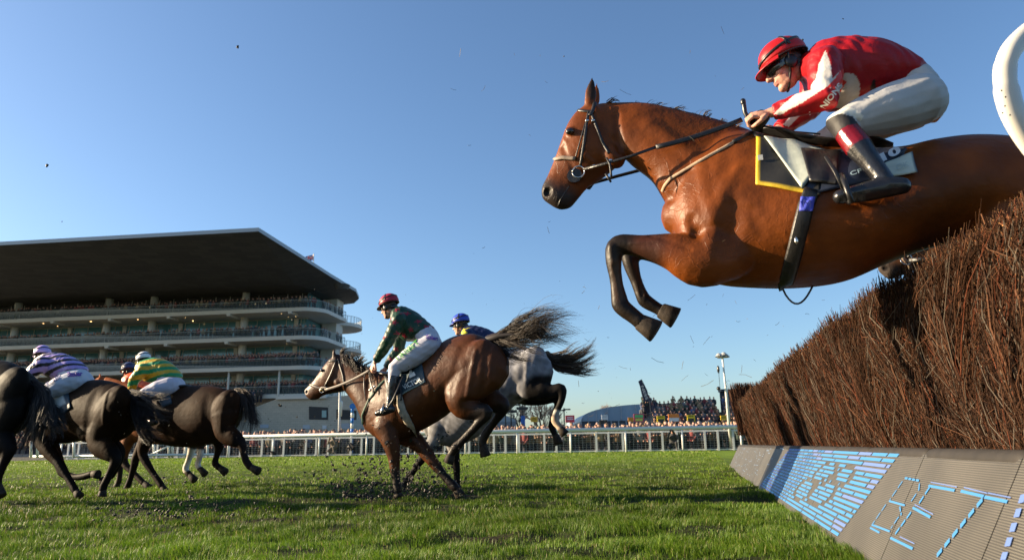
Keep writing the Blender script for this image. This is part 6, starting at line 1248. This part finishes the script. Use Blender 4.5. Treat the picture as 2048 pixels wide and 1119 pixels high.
for li, z in enumerate(LV):
    g = G(); ol = outline(0, 0 if li < 3 else .6); g.prism([gp(a, b, z-.55) for a, b in ol], V(0, 0, .55)); obj('floor_slab', g, wm, stand)
    ob = outline(.18, 0 if li < 3 else .6)[:-2]; g = G(); idx = []
    for (a, b) in ob: idx.append((g.addv(gp(a, b, z+.02)), g.addv(gp(a, b, z+1.1))))
    for p, q in zip(idx, idx[1:]): g.face(p[0], q[0], q[1], p[1])
    obj('glass_balustrade', g, cl2, stand)
    g = G(); g.tube([gp(a, b, z+1.12) for a, b in ob], .035, n=5)
    for k in range(26): g.tube([gp(73-k*2.7, .2+(0 if li < 3 else .6), z), gp(73-k*1.4, .2+(0 if li < 3 else .6), z+1.1)], .03, n=4)
    for k in range(8, len(ob)): a, b = ob[k]; g.tube([gp(a, b, z), gp(a, b, z+1.1)], .04, n=4)
    obj('handrail', g, mat('rail metal', (.4, .42, .42), .5) if 'rail metal' not in bpy.data.materials else bpy.data.materials['rail metal'], stand)
    top = (LV[li-1]-.55) if li else 24.2
    # glazing behind the balcony: wide panes with posts
    g = G(); zz0 = z+.02; zz1 = top-(.12 if li else .3)
    if li == 0: g.box(gp(40, 5.6, (zz0+zz1)/2), DL*35.4, DB*.05, V(0, 0, (zz1-zz0)/2))
    else: g.box(gp(40, 5.6, (zz0+zz1)/2), DL*35.4, DB*.05, V(0, 0, (zz1-zz0)/2))
    g.box(gp(4.55, 8.5, (zz0+zz1)/2), DL*.05, DB*2.9, V(0, 0, (zz1-zz0)/2)); obj('glazing', g, dk if li == 0 else gl_, stand)
    if li == 0:
        g = G(); g.box(gp(4.45, 8.3, (zz0+zz1)/2), DL*.04, DB*2.7, V(0, 0, (zz1-zz0)/2)); obj('glazing', g, gl_, stand)
        g = G(); [g.box(gp(6+k*2.6+rnd.uniform(0, 1), 5.5, z+rnd.uniform(1.9, 2.3)), DL*rnd.uniform(.6, 1.3), DB*.01, V(0, 0, .08)) for k in range(26)]; obj('interior_lights', g, mat('dim interior light', (.5, .42, .25), .5, emit=.25), stand)
    g = G(); g.box(gp(39.5, 5.75, (zz1+top)/2), DL*35.4, DB*.12, V(0, 0, (top-zz1)/2)); obj('wall_band', g, wm, stand)
    for k in range(24): g = G(); g.box(gp(5.3+k*2.35, 5.5, (zz0+zz1)/2), DL*.035, DB*.03, V(0, 0, (zz1-zz0)/2)); obj('mullion', g, wm, stand)
    for k in range(8 if li else 0): g = G(); g.box(gp(6+k*9.4, 5.4, (zz0+zz1)/2), DL*.32, DB*.1, V(0, 0, (zz1-zz0)/2)); obj('pier', g, wm, stand)
    g = G(); g.tube([gp(5.0, 16.4, z), gp(5.0, 16.4, top)], 1.75, n=28); obj('glass_drum', g, gl_, stand, smooth=False)
    g = G(); g.box(gp(3.0, 12.2, (z+top)/2), DL*1.2, DB*1.4, V(0, 0, (top-z)/2)); g.box(gp(8, 13, (z+top)/2), DL*3.3, DB*1., V(0, 0, (top-z)/2-.05)); obj('stair_core', g, wm, stand)
for u in (-70, 33, 215, 305, 489):
    p = P(u, 700, 1); a = None
    # intersect with the line b=3.4
    r_ = ray(u, 640); q = gp(0, 3.6, 0); k = (q-CAM).dot(DB)/r_.dot(DB); c = CAM+r_*k
    g = G(); g.tube([V(c.x, c.y, 0), V(c.x, c.y, 24.4)], .55, n=16); obj('column', g, wm, stand, smooth=True)
for u, v0, v1 in ((558, 735, 790), (457, 742, 790)):
    r_ = ray(u, 760); q = gp(0, .6, 0); k = (q-CAM).dot(DB)/r_.dot(DB); c = CAM+r_*k; g = G(); g.tube([V(c.x, c.y, 6), V(c.x, c.y, LV[2]-.5)], .16, n=8); obj('slender_column', g, wm, stand, smooth=True)
lampm = mat('warm lamp', (1, .62, .25), .5, emit=1.3)
for i, (u, v) in enumerate([(87, 645), (182, 641.5), (276, 637), (371, 632.5), (466, 628), (563, 624), (115, 651), (386, 641), (577, 629), (592, 630), (386, 692), (574, 685), (590, 686)]):
    z = (20.0 if v < 660 else 15.9); b = 1.4 if i < 6 else 4; r_ = ray(u, v); q = gp(0, b, 0); k = (q-CAM).dot(DB)/r_.dot(DB); c = CAM+r_*k; g = G(); R_ = .15 if i < 6 else .09; g.ell(c, (V(R_, 0, 0), V(0, R_, 0), V(0, 0, R_))); g.tube([c, V(c.x, c.y, z)], .03, n=4); obj('soffit_lamp', g, lampm, stand)
for li in (0, 1):        # brackets below the slabs
    for k in range(8): g = G(); g.box(gp(4.6+9.4*k, 1.1, LV[li]-.72), DL*.25, DB*1.2, V(0, 0, .16)); obj('slab_bracket', g, wm, stand)
# roof
zA = 26.; A_ = Z(517, 462, zA); Bx = Z(0, 490, zA); Bf = Bx+(Bx-A_)*1.2; C_ = Z(588, 568, 23.9); D_ = C_+(Z(0, 597, 23.9)-C_)*2.2
R1 = Z(690, 570, 24.9); R2 = Z(712, 583, 24.6); R3 = Z(718, 597, 24.2); R4 = Z(708, 606, 24.0); R5 = Z(655, 613, 23.9); E_b = R5+DL*80
rm = [Bf, A_, Z(600, 514, 25.5), Z(660, 552, 25.1), R1, R2, R3, R4, R5, E_b]
g = G(); ids = [g.addv(p) for p in rm]; c_ = g.addv(C_); d_i = g.addv(D_)
g.face(ids[0], ids[1], c_, d_i); g.face(*([ids[1]]+ids[2:9]+[c_])); g.face(c_, ids[8], ids[9], d_i)
obj('roof_soffit', g, rfm, stand)
n = rfm.node_tree.nodes; L = rfm.node_tree.links; bk = n.new('ShaderNodeTexBrick'); bk.inputs['Scale'].default_value = .25; bk.inputs['Color1'].default_value = (.075, .074, .07, 1); bk.inputs['Color2'].default_value = (.05, .05, .049, 1); bk.inputs['Mortar'].default_value = (.03, .03, .03, 1); bk.inputs['Mortar Size'].default_value = .006
tc = n.new('ShaderNodeTexCoord'); L.new(tc.outputs['Object'], bk.inputs['Vector']); L.new(bk.outputs['Color'], n['Principled BSDF'].inputs['Base Color'])
g = G(); n_ = len(rm); tp = [p+V(0, 0, .45) for p in rm]; ti = [g.addv(p) for p in tp]; bi = [g.addv(p-V(0, 0, .02)) for p in rm]
for k in range(n_-1): g.face(bi[k], bi[k+1], ti[k+1], ti[k])
ctr = g.addv(gp(30, 6, 28.5))
for k in range(n_-1): g.face(ti[k], ti[k+1], ctr)
g.face(ti[-1], ti[0], ctr); obj('roof_edge', g, mat('roof edge metal', (.32, .34, .36), .4, .3), stand)
g = G(); c = P(684, 571, R1.y); g.tube([c-V(0, 0, .6), c+V(0, 0, .1), c+V(0, 0, .25)], [.9, 1.2, .5], n=16); obj('roof_vent', g, rfm, stand)
# stone base with sloping flank and dark panels painted as shaded openings
g = G(); y0 = -1.2
prof = [(-5.6, 0), (-5.6, 7.7), (4.5, 7.75), (10.8, 5.6), (24, 1.0), (24, 0)]
g.prism([gp(a, y0, z) for a, z in prof], DB*9); obj('stone_base', g, stone, stand)
g = G(); g.box(gp(1.5, y0-.0, 7.6), DL*3.6, DB*.5, V(0, 0, .18)); obj('ledge', g, wm, stand)
for (u0, v0, u1, v1) in ((618, 812, 656, 838), (673, 818, 713, 838)):
    def on(u, v): r_ = ray(u, v); q = gp(0, y0-.02, 0); k = (q-CAM).dot(DB)/r_.dot(DB); return CAM+r_*k
    g = G(); g.prism([on(u0, v0), on(u1, v0+2), on(u1, v1+1), on(u0, v1)], DB*-.03); w_o = obj('opening_shade_panel', g, dk, stand)  # dark slab on the wall face, recess shade put into its colour
    g = G(); g.prism([on(u1-12, v0+8), on(u1-3, v0+8), on(u1-3, v1-4), on(u1-12, v1-4)], DB*-.06); obj('pale_pane', g, gl_, w_o)
for (u0, v0, u1, v1, c) in ((521, 848, 537, 855, (.35, .42, .5)), (645, 850, 653, 857, (.6, .62, .65)), (683, 846, 700, 857, (.35, .38, .42)), (606, 849, 620, 857, (.4, .45, .5))):
    g = G(); g.prism([on(u0, v0), on(u1, v0), on(u1, v1), on(u0, v1)], DB*-.08); obj('notice', g, mat('notice %d' % u0, c, .5), stand)
# terrace in front
g = G()
for k in range(12): g.box(gp(42, -9+k*.8, .3+.3*k), DL*30, DB*.399, V(0, 0, .3+.3*k-.001*k))
tag(obj('terrace_steps', g, mat('terrace concrete', (.2, .19, .18), .85), origin=gp(42, -5, 0)), 'stepped concrete viewing terrace in front of the grandstand', 'terrace')
# crowd on the balconies and terrace: far too many to count
g = G(); r = random.Random(3)
for li, z in enumerate(LV):
    nrow = (2, 3, 5, 4)[li]
    for row in range(nrow):
        a = 1.2
        while a < 62:
            a += r.uniform(.38, .8 if li < 2 else .55)
            if li == 0 and r.random() < .15: continue
            if li == 1 and r.random() < .22: continue
            b = (.55, .9, .6, 1.1)[li]+row*.75; 
            if a < 3.3 and b < 1.2: b += (3.3-a)*.8
            person_geo(g, gp(a, b, z+.02+row*(.18 if li > 1 else .05)), r.uniform(-.6, .6), COATS[r.choice([0, 0, 1, 2, 3, 1, 4, 5, 6, 7, 8])], HAIR[r.randrange(5)], r.uniform(1.6, 1.85))
    for k in range(14): b = 3.4+k*.55; person_geo(g, gp(.6+r.uniform(0, .5), b, z+.02), 1.2, COATS[r.randrange(6)], HAIR[r.randrange(5)], 1.72) if li < 3 and r.random() < .6 else None
for k in range(12):
    a = 13.5-k*.55
    while a < 50: a += r.uniform(.42, .7); person_geo(g, gp(a, -9+k*.8+r.uniform(-.2, .2), .6+.6*k), r.uniform(-.5, .5), COATS[r.choice([0, 0, 1, 2, 3, 4, 5, 7])], HAIR[r.randrange(5)], 1.72)
org = gp(30, 3, 0); me = meshify('balcony_crowd', g.v, g.f, org, g.c, True, [M['people']]); o = link('balcony_crowd', me, None, org); tag(o, 'dense crowd of spectators filling the grandstand balconies', 'crowd', kind='stuff')
# flag
fd_ = 118.; t = thing('flag_pole', 'thin white flagpole flying a union flag above the grandstand roof', 'flag', P(627, 552, fd_)); g = G(); g.tube([P(627, 552, fd_), P(627.5, 506, fd_)], .06, n=6); obj('pole', g, M['white'], t)
fl_ = G(); Wn = 60; Hn = 30
def ujc(x, y):      # x,y in 0..60, 0..30
    X_ = x-30; Y_ = y-15; red = (.6, .02, .04); wh = (.75, .75, .75); bl_ = (.01, .03, .22)
    if abs(X_) < 3 or abs(Y_) < 3: return red
    if abs(X_) < 5 or abs(Y_) < 5: return wh
    d1 = (X_-2*Y_)/2.236; d2 = (X_+2*Y_)/2.236
    if 0 < (d1 if X_ > 0 else -d1) < 2 or 0 < (d2 if X_ < 0 else -d2) < 2: return red
    if abs(d1) < 3 or abs(d2) < 3: return wh
    return bl_
tl, tr, br_, blf = P(628, 508.5, fd_), P(606.5, 514.5, fd_), P(607.5, 524, fd_), P(627.5, 519, fd_)
for side_ in (0, .05):
    for j in range(15):
        for i in range(30):
            def pt(i, j): s_, t_ = i/30, j/15; return (tl*(1-s_)+tr*s_)*(1-t_)+(blf*(1-s_)+br_*s_)*t_+V(0, .25*math.sin(s_*7)+side_, .08*math.sin(s_*6))
            fl_.cur = ujc(i*2+1, j*2+1); fl_.poly([pt(i, j), pt(i+1, j), pt(i+1, j+1), pt(i, j+1)])
obj('flag_cloth', fl_, M['attr'], t)
# ================================================================ FLYING TURF AND TWIG FRAGMENTS
def lump(g, c, r_, rr2, col):
    g.cur = col; n0 = len(g.v); r_ *= rr2.choice([.6, .8, 1, 1.3]); g.ell(c, (V(r_*rr2.uniform(.6, 1.3), 0, r_*rr2.uniform(-.4, .4)), V(0, r_*rr2.uniform(.5, 1), 0), V(r_*rr2.uniform(-.4, .4), 0, r_*rr2.uniform(.5, 1.1))), 7, 5)
    for q in range(n0, len(g.v)):
        p = Vector(g.v[q]); p = c+(p-c)*rr2.uniform(.55, 1.35); g.v[q] = tuple(p)
r = random.Random(8); g = G()
def cloud(n, uf, vf, df, rf):
    for _ in range(n):
        u, v, d = uf(), vf(), df(); p = P(u, v, d)
        if p.z < .02:
            if r.random() < .75: continue
            p.z = .01+r.random()*.02
        lump(g, p, rf()*.52, r, r.choice([(.010, .007, .005), (.015, .010, .007), (.022, .014, .008), (.02, .025, .008)]))
cloud(900, lambda: r.gauss(790, 75), lambda: 995-abs(r.gauss(0, 38)), lambda: r.uniform(7.0, 8.6), lambda: r.choice([.003, .005, .008, .012, .018, .03]))
cloud(500, lambda: r.gauss(370, 110), lambda: 1050-abs(r.gauss(0, 26)), lambda: r.uniform(5.4, 7.2), lambda: r.choice([.004, .007, .01, .016, .024]))
cloud(420, lambda: r.gauss(760, 70), lambda: 985-abs(r.gauss(0, 45)), lambda: r.uniform(7.2, 8.6), lambda: r.choice([.006, .01, .014, .02, .03]))
cloud(260, lambda: r.gauss(880, 45), lambda: 990-abs(r.gauss(0, 55)), lambda: r.uniform(7.2, 8.4), lambda: r.choice([.006, .01, .016, .025]))
cloud(150, lambda: r.gauss(640, 130), lambda: r.gauss(900, 70), lambda: r.uniform(6.5, 9), lambda: r.choice([.005, .008, .012, .018]))
cloud(200, lambda: r.gauss(350, 90), lambda: 1045-abs(r.gauss(0, 30)), lambda: r.uniform(5.6, 7), lambda: r.choice([.006, .01, .015, .022]))
cloud(120, lambda: r.uniform(100, 560), lambda: r.gauss(850, 70), lambda: r.uniform(7, 9), lambda: r.choice([.004, .006, .01]))
cloud(130, lambda: r.uniform(560, 1300), lambda: r.uniform(560, 860), lambda: r.uniform(4, 8), lambda: r.choice([.002, .004, .006]))
cloud(50, lambda: r.gauss(715, 22), lambda: r.gauss(975, 14), lambda: 7.6, lambda: r.uniform(.01, .035)); cloud(14, lambda: r.gauss(850, 25), lambda: r.gauss(900, 12), lambda: 8.0, lambda: r.uniform(.03, .05)); cloud(26, lambda: r.gauss(355, 14), lambda: r.gauss(1035, 8), lambda: 6., lambda: r.uniform(.01, .03))
for u, v, s_ in ((475, 94, .012), (94, 331, .016), (124, 443, .008), (1128, 113, .008), (1686, 38, .008), (1605, 80, .01), (560, 810, .010), (601, 893, .02), (546, 905, .02), (702, 893, .04), (838, 650, .01), (1360, 620, .008), (585, 640, .01)):
    lump(g, P(u, v, 5.5), s_, r, (.015, .011, .008))
org = P(760, 980, 7.8); me = meshify('flying_turf', g.v, g.f, org, g.c, False, [M['attr']]); o = link('flying_turf', me, None, org); tag(o, 'clods of dark earth thrown up by the hooves', 'turf', kind='stuff')
g = G()
for _ in range(95):
    u = r.uniform(1150, 1700); v = r.uniform(560, 850)
    if r.random() < .3: u, v = r.uniform(900, 1500), r.uniform(60, 600)
    p = P(u, v, r.uniform(3.2, 5.)); dr = V(r.gauss(0, 1), r.gauss(0, 1), r.gauss(0, .7)).normalized(); L_ = r.choice([.006, .01, .02, .035]); g.cur = r.choice([(.03, .02, .012), (.06, .05, .025), (.12, .09, .04)])
    g.tube([p-dr*L_, p+V(0, 0, r.uniform(-.3, .3)*L_), p+dr*L_], .0009, n=4)
org = P(1400, 700, 4); me = meshify('twig_fragments', g.v, g.f, org, g.c, False, [M['attr']]); o = link('twig_fragments', me, None, org); tag(o, 'broken bits of birch twig flying off the fence', 'twigs', kind='stuff')
